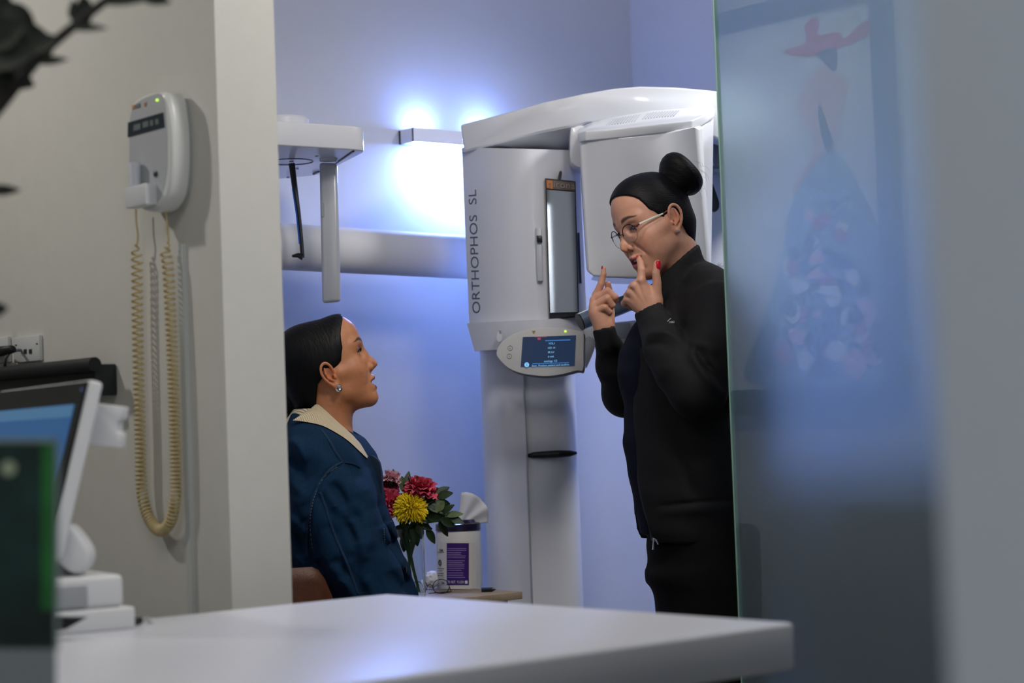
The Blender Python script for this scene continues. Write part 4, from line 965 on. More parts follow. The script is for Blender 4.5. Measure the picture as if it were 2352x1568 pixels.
    # jacket
    F = Field((0.13, 3.98, 0.80), (0.70, 4.80, 1.50), 0.0042)
    F.loft(lev([(603, 1580, 1628, .035, .02), (614, 1566, 1650, .065, .01), (628, 1556, 1672, .09, .005), (650, 1545, 1694, .12, .005), (680, 1520, 1718, .15, 0), (740, 1478, 1748, .175, 0), (800, 1446, 1768, .185, 0), (900, 1440, 1782, .18, 0), (1000, 1442, 1786, .18, 0), (1100, 1444, 1782, .18, 0), (1170, 1447, 1776, .175, 0), (1215, 1452, 1770, .17, 0), (1236, 1462, 1764, .165, 0)], D), 0.03)
    edge = np.array([(K(px, py, 4.25)[2], K(px, py, 4.25)[0]) for px, py in ((1540, 630), (1512, 680), (1475, 740), (1463, 800), (1460, 900), (1463, 1000), (1470, 1100), (1484, 1180), (1503, 1242))])[::-1]
    fe = np.array([(K(px, py, 4.5)[2], K(px, py, 4.5)[0]) for px, py in ((1520, 640), (1480, 900), (1436, 990), (1433, 1060), (1438, 1170), (1450, 1232))])[::-1]
    def opening(X, Y, Z):
        xe = np.interp(Z, edge[:, 0], edge[:, 1]) + 0.0 * Y
        near = (xe + 0.25 * np.clip(Y - 4.25, 0, 1) * 0 - X)
        far = (Y - 4.47)
        return np.minimum(near, -far) * 0.8       # >0 inside the opening: removed
    F.cut(opening)
    hem = K(1600, 1236, D)[2]
    # sleeves
    def sleeve(a, b_, c, rs, wr):
        m1 = (a + b_) / 2 + np.array((0.006, 0, 0)); m2 = (b_ + c) / 2
        F.chain([a, m1, b_], [rs[0], rs[1], rs[2]], 0.03); F.chain([b_, m2, m2 * .3 + c * .7], [rs[2], rs[3], rs[4]], 0.02)
    wn = K(1490, 712, 4.29)
    F.finger([sh_n, K(1640, 800, 4.20), K(1605, 893, 4.17)], [0.066, 0.068, 0.062], 0.03); F.finger([K(1605, 893, 4.17), K(1565, 850, 4.19), K(1532, 800, 4.22), K(1508, 755, 4.265)], [0.062, 0.060, 0.053, 0.038], 0.02)
    cuff = [m * 1.0 for m in (K(1508, 752, 4.27), K(1492, 718, 4.288))]; F.cone(cuff[0], cuff[1], 0.036, 0.034, 0.008)
    wf = K(1388, 757, 4.47)
    sleeve(sh_f, K(1436, 905, 4.58), K(1392, 775, 4.48), (0.060, 0.056, 0.050, 0.043, 0.032), None)
    F.cone(K(1396, 790, 4.48), K(1387, 757, 4.472), 0.027, 0.0262, 0.006)
    # hollow cuffs
    dirn = (cuff[1] - cuff[0]) / np.linalg.norm(cuff[1] - cuff[0]); F.cone(cuff[1] + dirn * 0.005, cuff[1] + dirn * 0.06, 0.028, 0.040, 0.002, 's')
    df_ = np.array((-0.15, 0, 1.0)); df_ /= np.linalg.norm(df_); c0 = K(1387, 757, 4.472); F.cone(c0 + df_ * 0.006, c0 + df_ * 0.05, 0.0215, 0.030, 0.002, 's')
    # cuff cut planes
    def cutplane(F, p, n, rad, k=0.002):
        n = np.array(n, float); n /= np.linalg.norm(n); p = np.array(p)
        sl, X, Y, Z = F.blk(p - rad, p + rad); d = (X - p[0]) * n[0] + (Y - p[1]) * n[1] + (Z - p[2]) * n[2]
        rr = np.sqrt((X - p[0]) ** 2 + (Y - p[1]) ** 2 + (Z - p[2]) ** 2); F.D[sl] = np.where(rr < rad, np.maximum(F.D[sl], d), F.D[sl]).astype(np.float32)
    cutplane(F, K(1490, 704, 4.285), K(1470, 660, 4.285) - K(1490, 704, 4.285), 0.052)
    cutplane(F, K(1387, 753, 4.47), (-0.20, 0, 1), 0.040)
    # folds
    def fold(pts, r_, amp): F.fold([K(*p) for p in smooth_curve(pts, 4)], r_, amp, 4.40)
    fold([(1478, 770, 4.20), (1510, 760, 4.17), (1545, 765, 4.14), (1580, 795, 4.12)], 0.010, 0.010)
    fold([(1480, 795, 4.20), (1515, 790, 4.17), (1550, 800, 4.13)], 0.008, -0.006)
    fold([(1590, 800, 4.11), (1600, 830, 4.10), (1625, 870, 4.10), (1645, 900, 4.12)], 0.009, 0.010)
    fold([(1600, 800, 4.11), (1625, 835, 4.10), (1650, 870, 4.12), (1662, 900, 4.14)], 0.007, -0.009)
    fold([(1585, 790, 4.12), (1615, 790, 4.12), (1650, 815, 4.14)], 0.010, 0.007)
    fold([(1575, 640, 4.30), (1560, 700, 4.24), (1572, 760, 4.17)], 0.012, -0.006)
    fold([(1690, 850, 4.25), (1668, 930, 4.23), (1655, 960, 4.24)], 0.010, -0.010)
    fold([(1400, 880, 4.55), (1420, 915, 4.55)], 0.010, -0.006); fold([(1372, 825, 4.49), (1400, 825, 4.46), (1420, 835, 4.46)], 0.006, 0.005)
    fold([(1560, 960, 4.23), (1570, 1060, 4.22), (1600, 1150, 4.22)], 0.012, -0.005)
    fold([(1510, 1165, 4.235), (1560, 1158, 4.225), (1620, 1152, 4.22), (1700, 1150, 4.22)], 0.004, -0.005)
    fold([(1508, 1180, 4.235), (1560, 1175, 4.225), (1620, 1170, 4.22), (1700, 1168, 4.22)], 0.010, 0.004)
    F.disp(lambda X, Y, Z: 0.0010 * np.sin(Z * 60 + X * 45 + 2.2 * np.sin(Y * 22 + Z * 14)) * (Z < 1.22))
    # rib collar standing round the neck
    cc = K(1550, 642, D + 0.005)
    for tt, rad, up in ((-3, 0.078, -0.039), (-2, 0.071, -0.026), (-1, 0.064, -0.013), (0, 0.060, 0.0), (1, 0.057, 0.013), (2, 0.054, 0.026)):
        ringp = []
        for k in range(25):
            t = math.radians(35 + k * 310 / 24); a = np.array((-math.cos(t), -math.sin(t), 0)); 
            ringp.append(cc + np.array((a[0] * rad * 0.98, a[1] * rad * 1.05, up * 1.05 + 0.80 * a[0] * rad)))
        F.chain(ringp, [0.0058] * 25, 0.006)
    F.ball(K(1554, 632, D), (0.046, 0.046, 0.09), 0.003, 's')
    cutplane(F, (0.4, 4.4, hem - 0.004), (0, 0, -1), 0.0001)
    jk = F.obj('jacket', m_j, r, C2W, 1)
    # zip line and puller
    m_z = mat('zip_dark', '#22242a', 0.4, 0.5); m_zs = mat('zip_silver', '#b8bcc4', 0.2, 1)
    zp = [Vector(C2W(K(px, py, 4.255))) for px, py in ((1466, 860), (1464, 940), (1467, 1010), (1472, 1090), (1486, 1170), (1500, 1225))]
    zp = [Vector(q) for q in smooth_curve(zp, 5)]
    b = B().tube([P(1499, 1236, 4.22), P(1506, 1240, 4.22)], 0.003, 8); b.tube([P(1501, 1240, 4.215), P(1501, 1262, 4.212)], [(0.0015, 0.0015), (0.0042, 0.002)], 8); b.tube([P(1506, 1238, 4.215), P(1512, 1250, 4.213)], [0.0015, 0.0018], 6)
    b.obj('zip_puller', m_zs, r)
    text('chest_lettering', '1882', 0.0062, P(1543, 739.5, 4.155), CR + CU * 0.06, CU, mat('thread_white', '#c8c8cc', 0.6), r)
    b = B().tube([P(1533, 738, 4.158), P(1538, 733, 4.157), P(1541, 731, 4.157)], 0.0007, 5); b.obj('chest_emblem', mat('thread_white', '#c8c8cc', 0.6), r)
    # trousers
    F = Field((0.20, 4.08, 0.03), (0.72, 4.75, 1.02), 0.008)
    F.loft(lev([(1180, 1490, 1740, .14, 0), (1250, 1484, 1750, .155, 0), (1320, 1494, 1750, .155, 0)], D), 0.03)
    for L, rr in ((leg_n, (0.092, 0.085, 0.072)), (leg_f, (0.088, 0.08, 0.07))): F.chain([L[0] + np.array((0.02, 0, -0.02)), L[1] + np.array((0.0, 0, 0)), L[2]], rr, 0.03)
    F.loft(lev([(1320, 1494, 1746, .145, 0), (1360, 1502, 1735, .14, 0), (1420, 1512, 1720, .13, 0), (1500, 1528, 1705, .12, 0)], D), 0.05)
    F.line([K(1512, 1260, 4.25), K(1540, 1420, 4.27), K(1560, 1500, 4.28)], 0.02, -0.008)
    F.cut(lambda X, Y, Z: 0.06 - Z + 0 * X + 0 * Y)
    F.obj('trousers', m_t, r, C2W, 1)
    for L in (leg_n, leg_f):
        F = Field(L[2] - np.array((0.22, 0.08, 0.12)), L[2] + np.array((0.10, 0.08, 0.03)), 0.005)
        F.chain([np.array((L[2][0] + .02, L[2][1], .045)), np.array((L[2][0] - .15, L[2][1] - .02, .030))], [0.042, 0.030], 0.01); F.ball((L[2][0], L[2][1], 0.07), (0.04, 0.04, 0.045), 0.02)
        F.cut(lambda X, Y, Z: 0.002 - Z + 0 * X + 0 * Y); F.obj('shoe', mat('shoe_black', '#141416', 0.5), r, C2W, 1)
    return r
standing_person()

def seated_person():
    D = 4.32
    base = P(720, 980, D + 0.02); base.z = 0
    r = root('person', base, 'seated person with low black hair bun in dark blue denim jacket with cream collar', 'person')
    m_skin = skin_mat('skin_tan'); SK = '#bf8059'; LIP = '#7c3038'
    R = frame(6, 20.0, 0); sc = np.array((0.88, 0.94, 0.98)); o = K(767, 867, D - 0.072) - (np.array((0, -0.075, 0)) * sc) @ R
    def warp(V):
        V = V.copy(); x, z = V[:, 0].copy(), V[:, 2].copy(); w = np.clip((x - 0.02) / 0.05, 0, 1); w = w * w * (3 - 2 * w); lo = np.clip((-z - 0.015) / 0.03, 0, 1)
        V[:, 0] += w * (0.012 * np.clip(z, 0, 0.09) / 0.08 - 0.006 * lo); V[:, 2] += w * (0.005 + 0.005 * np.clip(z / 0.03, 0, 1)); return V
    xf = place(R, o, sc, warp); inv = lambda c: (R @ (np.asarray(c) - o)) / sc
    nb = inv(K(752, 985, D + 0.0))
    F, zo, zc, yc = head_field((tuple(nb), 0.056), open_=1.5, smile=0.15, fore=0.004, tip=0.003)
    F.chain([tuple(inv(K(752, 985, D))), tuple(inv(K(755, 1040, D - .01)))], [0.058, 0.075], 0.02)
    hd = F.obj('body', m_skin, r, xf, 1, lambda V: skin_tint(V, SK, LIP, zo, zc, yc, '#1d1512', 0.002))
    eyes(xf, R, r, (0.85, -0.30, 0.30)); teeth(xf, r, zo)
    plain = lambda V: np.tile(np.array(S(SK)[:3]), (len(V), 1))
    # body under the clothes with hands in the lap
    sh_n = K(735, 1075, 4.17); el_n = K(880, 1400, 4.12); hn = K(1000, 1500, 4.20); sh_f = K(745, 1075, 4.50); el_f = K(880, 1400, 4.55); hf = K(1010, 1505, 4.38)
    hip = np.array((-0.50, D, 0.60))
    F = Field((-0.72, 3.98, 0.0), (0.20, 4.72, 1.16), 0.009)
    F.chain([K(752, 1000, D), K(735, 1080, D)], [0.05, 0.08], 0.03)
    F.loft([(0.58, -0.50, D, .12, .15), (0.75, -0.47, D, .11, .13), (0.92, -0.43, D, .11, .15), (1.02, -0.42, D, .07, .13)], 0.04)
    for a, b_, c in ((sh_n, el_n, hn), (sh_f, el_f, hf)): F.chain([a, b_, c], [0.036, 0.032, 0.022], 0.02)
    kn, kf = np.array((-0.07, 4.22, 0.54)), np.array((-0.07, 4.42, 0.54)); an, af = np.array((-0.06, 4.22, 0.10)), np.array((-0.06, 4.42, 0.10))
    for s_, k_, a_ in ((-.09, kn, an), (.09, kf, af)): F.chain([hip + np.array((0, s_, 0)), k_, a_], [0.075, 0.055, 0.035], 0.03)
    tor = F.obj('torso', m_skin, r, C2W, 1, plain)
    hs = []
    for c, e, s_ in ((hn, el_n, 1), (hf, el_f, -1)):
        F = Field(c - 0.10, c + np.array((0.14, 0.10, 0.08)), 0.0022)
        F.cone(c, c + np.array((0.06, 0.02 * s_, -0.012)), 0.020, 0.022, 0.01, squash=((0, 0, 1), 0.7)); F.cone(e, c, 0.03, 0.020, 0.01)
        for k in range(4):
            q = c + np.array((0.075, 0.02 * s_ + (k - 1.5) * 0.017, -0.012)); F.chain([q - np.array((.02, 0, 0)), q + np.array((0.018, 0, -0.002)), q + np.array((0.034, 0, -0.014)), q + np.array((0.036, 0, -0.028))], [0.010, 0.0085, 0.008, 0.007], 0.003)
        F.chain([c + np.array((0.02, 0.018 * s_, 0)), c + np.array((0.05, 0.045 * s_, 0)), c + np.array((0.075, 0.048 * s_, -0.006))], [0.011, 0.0095, 0.008], 0.004)
        hs.append(F.obj('hand', m_skin, r, C2W, 1, plain))
    join([hd, tor] + hs, 'body')
    # hair
    mh = hair_mat('hair_black_smooth', '#08080a', 0.45, (2.5, 1, 0.5), 80)
    hl = [(-0.15, -0.120), (-0.09, -0.100), (-0.07, -0.084), (-0.05, -0.070), (-0.02, -0.054), (0.0, -0.042), (0.012, -0.020), (0.022, 0.014), (0.028, 0.030), (0.05, 0.044), (0.066, 0.046), (0.08, 0.049), (0.092, 0.054), (0.104, 0.062), (0.125, 0.070), (0.16, 0.085)]
    def ex(F):
        F.ball((-0.052, 0, 0.062), (0.075, 0.070, 0.078), 0.03)
        F.ball((-0.078, 0, -0.005), (0.045, 0.055, 0.065), 0.03)
        F.cut(lambda X, Y, Z: (X - np.interp(Z, [q[0] for q in hl], [q[1] for q in hl])) * 0.7 + 0 * Y)
        F.ball((0.006, -0.062, 0.036), (0.024, 0.012, 0.020), 0.012); F.ball((0.006, 0.062, 0.036), (0.024, 0.012, 0.020), 0.012)
    hair_cap(xf, mh, r, 0.0065, hl=hl, extra=ex, lo=(-0.17, -0.105, -0.15), hi=(0.12, 0.105, 0.20))
    baby_hairs(xf, hd, mh, r, -1, hl, 120)
    b_ = inv(K(664, 922, D + 0.01))
    F = Field(b_ - 0.075, b_ + 0.075, 0.002); F.ball(b_, (0.036, 0.040, 0.040), 0.01)
    F.ball(b_ + np.array((0.010, 0, 0.035)), (0.030, 0.036, 0.030), 0.02)
    F.chain([b_ + np.array((0.022 * math.cos(t), -0.030 + 0.006 * t, 0.028 * math.sin(t))) for t in [k * .5 for k in range(12)]], [0.014] * 12, 0.004)
    F.disp(lambda X, Y, Z: 0.0005 * np.sin(np.sqrt((X - b_[0]) ** 2 + (Z - b_[2]) ** 2) * 900 + Y * 200)); F.obj('hair_bun', mh, r, xf, 1)
    # cable hoop earring
    b = B(); e = np.array((-0.001, -0.079, -0.0245)); tw = []
    hc = [e + np.array((0.0048 * math.cos(t), 0, 0.0055 * math.sin(t))) for t in [math.radians(100 - k * 10) for k in range(29)]]
    hc = [Vector(q) for q in xf(np.array(hc))]; rs = [(0.0018 + 0.0036 * math.sin(k / 28 * math.pi)) * (1 + 0.10 * (k % 2)) for k in range(29)]
    b.tube(hc, rs, 10); b.obj('hoop_earring', mat('earring_silver', '#c6c9cf', 0.18, 1), r)
    # ------------------------------------------------ denim jacket
    m_d = mat('denim_blue', '#0d2c47', 0.9, noise=0.16, nscale=220, stretch=(1, 1, 0.3), bump=0.5, bscale=1400, spec=0.2)
    m_seam = mat('denim_seam', '#12304c', 0.95, noise=0.3, nscale=300, bump=0.6, bscale=800); m_thr = mat('thread_tan', '#8a8478', 0.8)
    def lev(rows, d0):
        out = []
        for py, pl, pr, bb, dy in rows:
            a = K(pl, py, d0 + dy); c = K(pr, py, d0 + dy); out.append(((a[2] + c[2]) / 2, (a[0] + c[0]) / 2, d0 + dy, (c[0] - a[0]) / 2, bb))
        return out
    F = Field((-0.72, 3.95, 0.50), (-0.16, 4.75, 1.20), 0.0042)
    F.loft(lev([(950, 668, 742, .07, 0), (968, 660, 768, .11, 0), (985, 652, 800, .15, 0), (1010, 645, 836, .185, 0), (1045, 638, 862, .20, 0), (1085, 632, 876, .205, 0), (1150, 622, 880, .20, 0), (1200, 615, 896, .20, 0), (1300, 604, 936, .20, 0), (1365, 600, 958, .20, 0), (1450, 596, 972, .20, 0), (1560, 596, 950, .19, 0)], D), 0.03)
    arm = [K(738, 1088, 4.185), K(765, 1180, 4.145), K(815, 1290, 4.115), K(872, 1400, 4.11)]
    F.chain(arm, [0.078, 0.080, 0.074, 0.066], 0.03); F.chain([arm[-1], K(935, 1455, 4.14), K(985, 1490, 4.18)], [0.066, 0.052, 0.040], 0.02)
    armf = [K(748, 1088, 4.47), K(790, 1200, 4.52), K(872, 1400, 4.54)]; F.chain(armf, [0.075, 0.07, 0.06], 0.03); F.chain([armf[-1], K(935, 1455, 4.46), K(995, 1495, 4.40)], [0.06, 0.05, 0.038], 0.02)
    def fold(pts, r_, amp): F.fold([K(*p) for p in smooth_curve(pts, 4)], r_, amp, 4.30)
    # sleeve seams and folds
    arms = [(790, 1062, 4.13), (760, 1078, 4.11), (735, 1110, 4.10), (718, 1150, 4.10), (712, 1200, 4.11), (712, 1240, 4.13), (722, 1285, 4.14), (750, 1310, 4.13)]
    fold(arms, 0.006, -0.008); fold([(x - 9, y, d) for x, y, d in arms], 0.007, 0.004)
    fold([(735, 1280, 4.13), (755, 1330, 4.10), (775, 1400, 4.09)], 0.012, -0.012)
    fold([(850, 1120, 4.16), (880, 1190, 4.15), (905, 1260, 4.14), (940, 1340, 4.13)], 0.012, 0.007)
    fold([(830, 1130, 4.10), (862, 1200, 4.08), (895, 1290, 4.07), (920, 1370, 4.07)], 0.012, -0.006)
    fold([(770, 1110, 4.08), (790, 1160, 4.06), (800, 1200, 4.05)], 0.012, -0.004); fold([(800, 1240, 4.04), (840, 1320, 4.03), (850, 1400, 4.03)], 0.014, 0.005)
    fold([(680, 1130, 4.12), (700, 1180, 4.12), (690, 1260, 4.12)], 0.014, -0.006); fold([(660, 1160, 4.12), (675, 1240, 4.12)], 0.014, 0.006)
    # drag folds down the sleeve and across the back
    rnd = random.Random(12)
    for k in range(16):
        t = rnd.random(); x0 = 715 + 100 * rnd.random() + 60 * t; y0 = 1080 + 230 * t; L_ = rnd.uniform(50, 120)
        fold([(x0, y0, 4.10), (x0 + 0.30 * L_ + rnd.uniform(-8, 8), y0 + L_ * .5, 4.075), (x0 + 0.5 * L_ + rnd.uniform(-12, 12), y0 + L_, 4.07)], rnd.uniform(.010, .016), rnd.choice((-1, 1)) * rnd.uniform(.009, .016))
    for k in range(7):
        y0 = 1020 + 40 * k + rnd.uniform(-12, 12); fold([(662, y0, 4.14), (685, y0 + 18, 4.12), (704, y0 + 55, 4.12)], rnd.uniform(.010, .015), rnd.choice((-1, 1)) * rnd.uniform(.008, .014))
    for k in range(6):
        y0 = 1075 + 45 * k; fold([(842 + 12 * k, y0, 4.20), (856 + 14 * k, y0 + 40, 4.19), (874 + 15 * k, y0 + 85, 4.19)], .012, (-1) ** k * 0.009)
    F.disp(lambda X, Y, Z: 0.0020 * np.sin(Z * 48 + X * 70 + 2.0 * np.sin(Y * 20 + Z * 11)))
    # open neck
    F.ball(K(762, 945, D), (0.075, 0.068, 0.085), 0.004, 's')
    jk = F.obj('denim_jacket', m_d, r, C2W, 1)
    # surface lookup for trims
    from mathutils.bvhtree import BVHTree
    me = jk.data; off = wloc(jk); bvh = BVHTree.FromPolygons([v.co + off for v in me.vertices], [tuple(p.vertices) for p in me.polygons])
    def on(px, py, lift=0.0012):
        dr = (P(px, py, 4) - CAM).normalized(); h = bvh.ray_cast(CAM, dr)
        return (h[0] - dr * lift) if h[0] is not None else None
    def trim(pts, wd, name, m, lift=0.0012, n=6, dash=None):
        q = [on(a, c, lift) for a, c in smooth_curve([(p[0], p[1]) for p in pts], n)]; q = [x for x in q if x is not None]
        if len(q) < 2: return
        b = B()
        if dash:
            for i in range(0, len(q) - 1, 2): b.tube([q[i], q[i + 1]], 0.0006, 4)
        else: b.tube(q, [(wd, 0.0012)] * len(q), 8, flat=CR)
        return b.obj(name, m, jk, smooth=True)
    trim([(786, 1060), (760, 1076), (737, 1104), (720, 1140), (710, 1180), (704, 1230), (706, 1280)], 0.0036, 'armhole_seam', m_seam)
    trim([(792, 1062), (812, 1066), (826, 1074)], 0.003, 'yoke_seam', m_seam)
    trim([(738, 986), (756, 1010), (770, 1036), (786, 1060)], 0.003, 'shoulder_seam', m_seam)
    trim([(735, 1130), (748, 1165), (762, 1210), (780, 1255), (800, 1300), (822, 1365)], 0.0028, 'sleeve_seam', m_seam)
    trim([(728, 1124), (717, 1160), (712, 1205), (718, 1262)], 0, 'stitching', m_thr, 0.0022, 12, True)
    trim([(774, 1072), (752, 1088), (732, 1112)], 0, 'stitching', m_thr, 0.0022, 12, True)
    trim([(882, 1213), (884, 1246)], 0, 'pocket_stitching', m_thr, 0.002, 14, True)
    trim([(898, 1197), (914, 1197)], 0, 'pocket_stitching', m_thr, 0.002, 12, True); trim([(914, 1198), (918, 1244)], 0, 'pocket_stitching', m_thr, 0.002, 14, True)
    q = on(930, 1308) or P(930, 1308, 4.2); B().lathe(q, [(0.0001, .004), (0.006, .0035), (0.0075, 0.001), (0.007, -.001)], 14, ax=(CU, F0, CR)).obj('jacket_button', mat('button_dark', '#24221f', 0.3, 0.8), jk)
    # cream corduroy collar: a broad band folded down round the neck
    m_c = mat('corduroy_cream', '#dccaa6', 0.9, bump=1.0, bscale=75, wave=0.6, stretch=(1, 1, 1), sheen=0.2)
    inner = [(716, 936), (728, 928), (745, 940), (775, 968), (800, 990), (825, 1015), (845, 1047)]
    outer = [(672, 965), (700, 968), (740, 977), (775, 995), (800, 1012), (822, 1032), (843, 1052)]
    V = []; n = 0
    ic = smooth_curve(inner, 5); oc = smooth_curve(outer, 5); n = len(ic); rows = 7
    for i in range(n):
        t = i / (n - 1)
        for j in range(rows):
            u_ = j / (rows - 1); px = ic[i][0] * (1 - u_) + oc[i][0] * u_; py = ic[i][1] * (1 - u_) + oc[i][1] * u_
            dn_ = 4.262 - 0.04 * t * (1 - t) * 0 ; dq = (4.262 - 0.022 * t) * (1 - u_) + 4.20 * u_ + 0.04 * t * u_ - 0.012 * math.sin(u_ * math.pi)
            v = P(px, py, dq); h = on(px, py, 0.009)
            if h is not None and u_ > 0.05 and (h - CAM).length < (v - CAM).length: v = h
            V.append(v)
    F_ = [(i * rows + j, i * rows + j + 1, (i + 1) * rows + j + 1, (i + 1) * rows + j) for i in range(n - 1) for j in range(rows - 1)]
    # thickness + far side and back of the collar
    def thick(V, F_, nrow, ncol, t):
        K2 = len(V); V2 = V + [v + FW * t for v in V]; F2 = F_ + [tuple(i + K2 for i in f)[::-1] for f in F_]
        ed = [j for j in range(ncol)] + [i * ncol + ncol - 1 for i in range(1, nrow)] + [(nrow - 1) * ncol + j for j in range(ncol - 2, -1, -1)] + [i * ncol for i in range(nrow - 2, 0, -1)]
        F2 += [(ed[i], ed[(i + 1) % len(ed)], ed[(i + 1) % len(ed)] + K2, ed[i] + K2) for i in range(len(ed))]
        return V2, F2
    V2, F2 = thick(V, F_, n, rows, 0.006)
    mesh('collar', V2, F2, m_c, r, smooth=True, autosmooth=60)
    # back and far half of the collar
    V = []; n = 22
    for i in range(n):
        t = i / (n - 1); a = math.radians(-105 - t * 165); cx, cy = K(735, 960, D)[0], D
        for j in range(4):
            u_ = j / 3; rad = 0.062 + 0.038 * u_; zt = K(730, 938, D)[2] - 0.052 * u_ - 0.06 * max(0, math.cos(a)) - 0.016 * (1 - u_) * 0
            V.append(Vector(C2W(np.array((cx + 0.004 + rad * math.cos(a) * 1.0, cy + rad * 1.25 * math.sin(a), zt)))))
    F_ = [(i * 4 + j, i * 4 + j + 1, (i + 1) * 4 + j + 1, (i + 1) * 4 + j) for i in range(n - 1) for j in range(3)]
    K2 = len(V); V2 = V + [v - Vector((0, 0, 0.007)) for v in V]; F2 = F_ + [tuple(i + K2 for i in f)[::-1] for f in F_]
    mesh('collar_back', V2, F2, m_c, r, smooth=True)
    # lapel edge below the collar
    slab([(842, 1047), (852, 1045), (868, 1057), (874, 1075), (877, 1105), (877, 1135), (868, 1120), (856, 1090), (846, 1062)], 4.25, 0.045, 3).obj('lapel_flap', mat('denim_dark', '#0b2236', 0.9, bump=0.4, bscale=900), r, bevel=0.003)
    # trousers and shoes, below the counter line
    F = Field((-0.70, 4.05, 0.03), (0.08, 4.60, 0.80), 0.008); m_t = mat('trousers_dark', '#20242c', 0.85)
    F.loft([(0.46, -0.50, D, .14, .18), (0.66, -0.49, D, .14, .18)], 0.05)
    for s_, k_, a_ in ((-.09, kn, an), (.09, kf, af)): F.chain([hip + np.array((0, s_, -.02)), k_, a_], [0.092, 0.070, 0.052], 0.03)
    F.cut(lambda X, Y, Z: 0.06 - Z + 0 * X + 0 * Y); F.obj('trousers', m_t, r, C2W, 1)
    for a_ in (an, af):
        F = Field(a_ - np.array((0.10, 0.07, 0.12)), a_ + np.array((0.22, 0.07, 0.03)), 0.005)
        F.chain([np.array((a_[0] - .02, a_[1], .045)), np.array((a_[0] + .15, a_[1], .030))], [0.042, 0.030], 0.01); F.ball((a_[0], a_[1], 0.07), (0.04, 0.04, 0.045), 0.02)
        F.cut(lambda X, Y, Z: 0.002 - Z + 0 * X + 0 * Y); F.obj('shoe', mat('shoe_black', '#141416', 0.5), r, C2W, 1)
    return r
seated_person()

# ---------------------------------------------------------------- chair under the seated person
def brown_chair():
    D = 4.32; cx, cy = -0.515, D - 0.075
    o = C2W(np.array((cx, cy, 0.0)))
    r = root('lounge_chair', o, 'brown leather tub chair with rounded backrest under the seated person', 'chair')
    m = mat('leather_brown', '#502810', 0.45, noise=0.15, nscale=60, bump=0.35, bscale=300)
    V = []; N = 100
    for i in range(N + 1):
        a = math.radians(-62 - i * (236 / N)); t = abs(i / N - 0.5) * 2
        top = 0.835 - 0.10 * max(0, (t - 0.92) / 0.08) ** 2
        for rad, z in ((0.305, 0.44), (0.312, top - 0.03), (0.316, top - 0.008), (0.325, top), (0.334, top - 0.008), (0.338, top - 0.03), (0.330, 0.44)):
            V.append(C2W(np.array((cx + rad * math.cos(a) * 0.95, cy + rad * math.sin(a), z))))
    F = [(i * 7 + j, i * 7 + (j + 1) % 7, (i + 1) * 7 + (j + 1) % 7, (i + 1) * 7 + j) for i in range(N) for j in range(7)] + [tuple(range(7)), tuple(range(N * 7 + 6, N * 7 - 1, -1))]
    mesh('backrest', V, F, m, r, smooth=True, autosmooth=60)
    mesh('seat', [C2W(np.array((cx + 0.04 + dx * q, cy + dy * q2, z))) for z, q, q2 in ((0.40, 1, 1), (0.468, 1, 1)) for dx, dy in ((-.28, -.28), (.24, -.28), (.24, .28), (-.28, .28))], [(0, 1, 2, 3), (4, 5, 6, 7), (0, 1, 5, 4), (1, 2, 6, 5), (2, 3, 7, 6), (3, 0, 4, 7)], m, r, bevel=0.03, seg=4)
    for sx in (-.18, .20):
        for sy in (-.18, .18): B().tube([Vector(C2W(np.array((cx + sx * 1.1, cy + sy * 1.1, 0)))), Vector(C2W(np.array((cx + sx, cy + sy, 0.41))))], [0.010, 0.014]).obj('leg', mat('chair_metal', '#222225', 0.4, 0.8), r)
brown_chair()
# ---------------------------------------------------------------- side table and what stands on it
ZT = 0.70
tc_ = PZ(1200, 1358, ZT)
TX1, TY0 = tc_.x, tc_.y; TX0, TY1 = TX1 - 0.36, TY0 + 0.42
def side_table():
    r = root('side_table', ((TX0 + TX1) / 2, (TY0 + TY1) / 2, 0), 'small side table with wood grain top carrying the flowers and the wipes canister', 'table')
    B().box(((TX0 + TX1) / 2, (TY0 + TY1) / 2, ZT - 0.009), (TX1 - TX0, TY1 - TY0, 0.018)).obj('tabletop', mat('table_wood', '#8f7f6a', 0.55, noise=0.2, nscale=25, stretch=(1, 12, 1), bump=0.1), r, bevel=0.0015)
    mk = mat('table_base', '#3c3a3a', 0.5)
    for sx in (0.035, TX1 - TX0 - 0.05):
        for sy in (0.03, TY1 - TY0 - 0.03): B().box((TX0 + sx, TY0 + sy, (ZT - 0.018) / 2), (0.03, 0.03, ZT - 0.018)).obj('leg', mk, r)
    B().box(((TX0 + TX1) / 2, (TY0 + TY1) / 2, ZT - 0.028), (TX1 - TX0 - 0.10, TY1 - TY0 - 0.06, 0.02)).obj('apron', mk, r)
side_table()
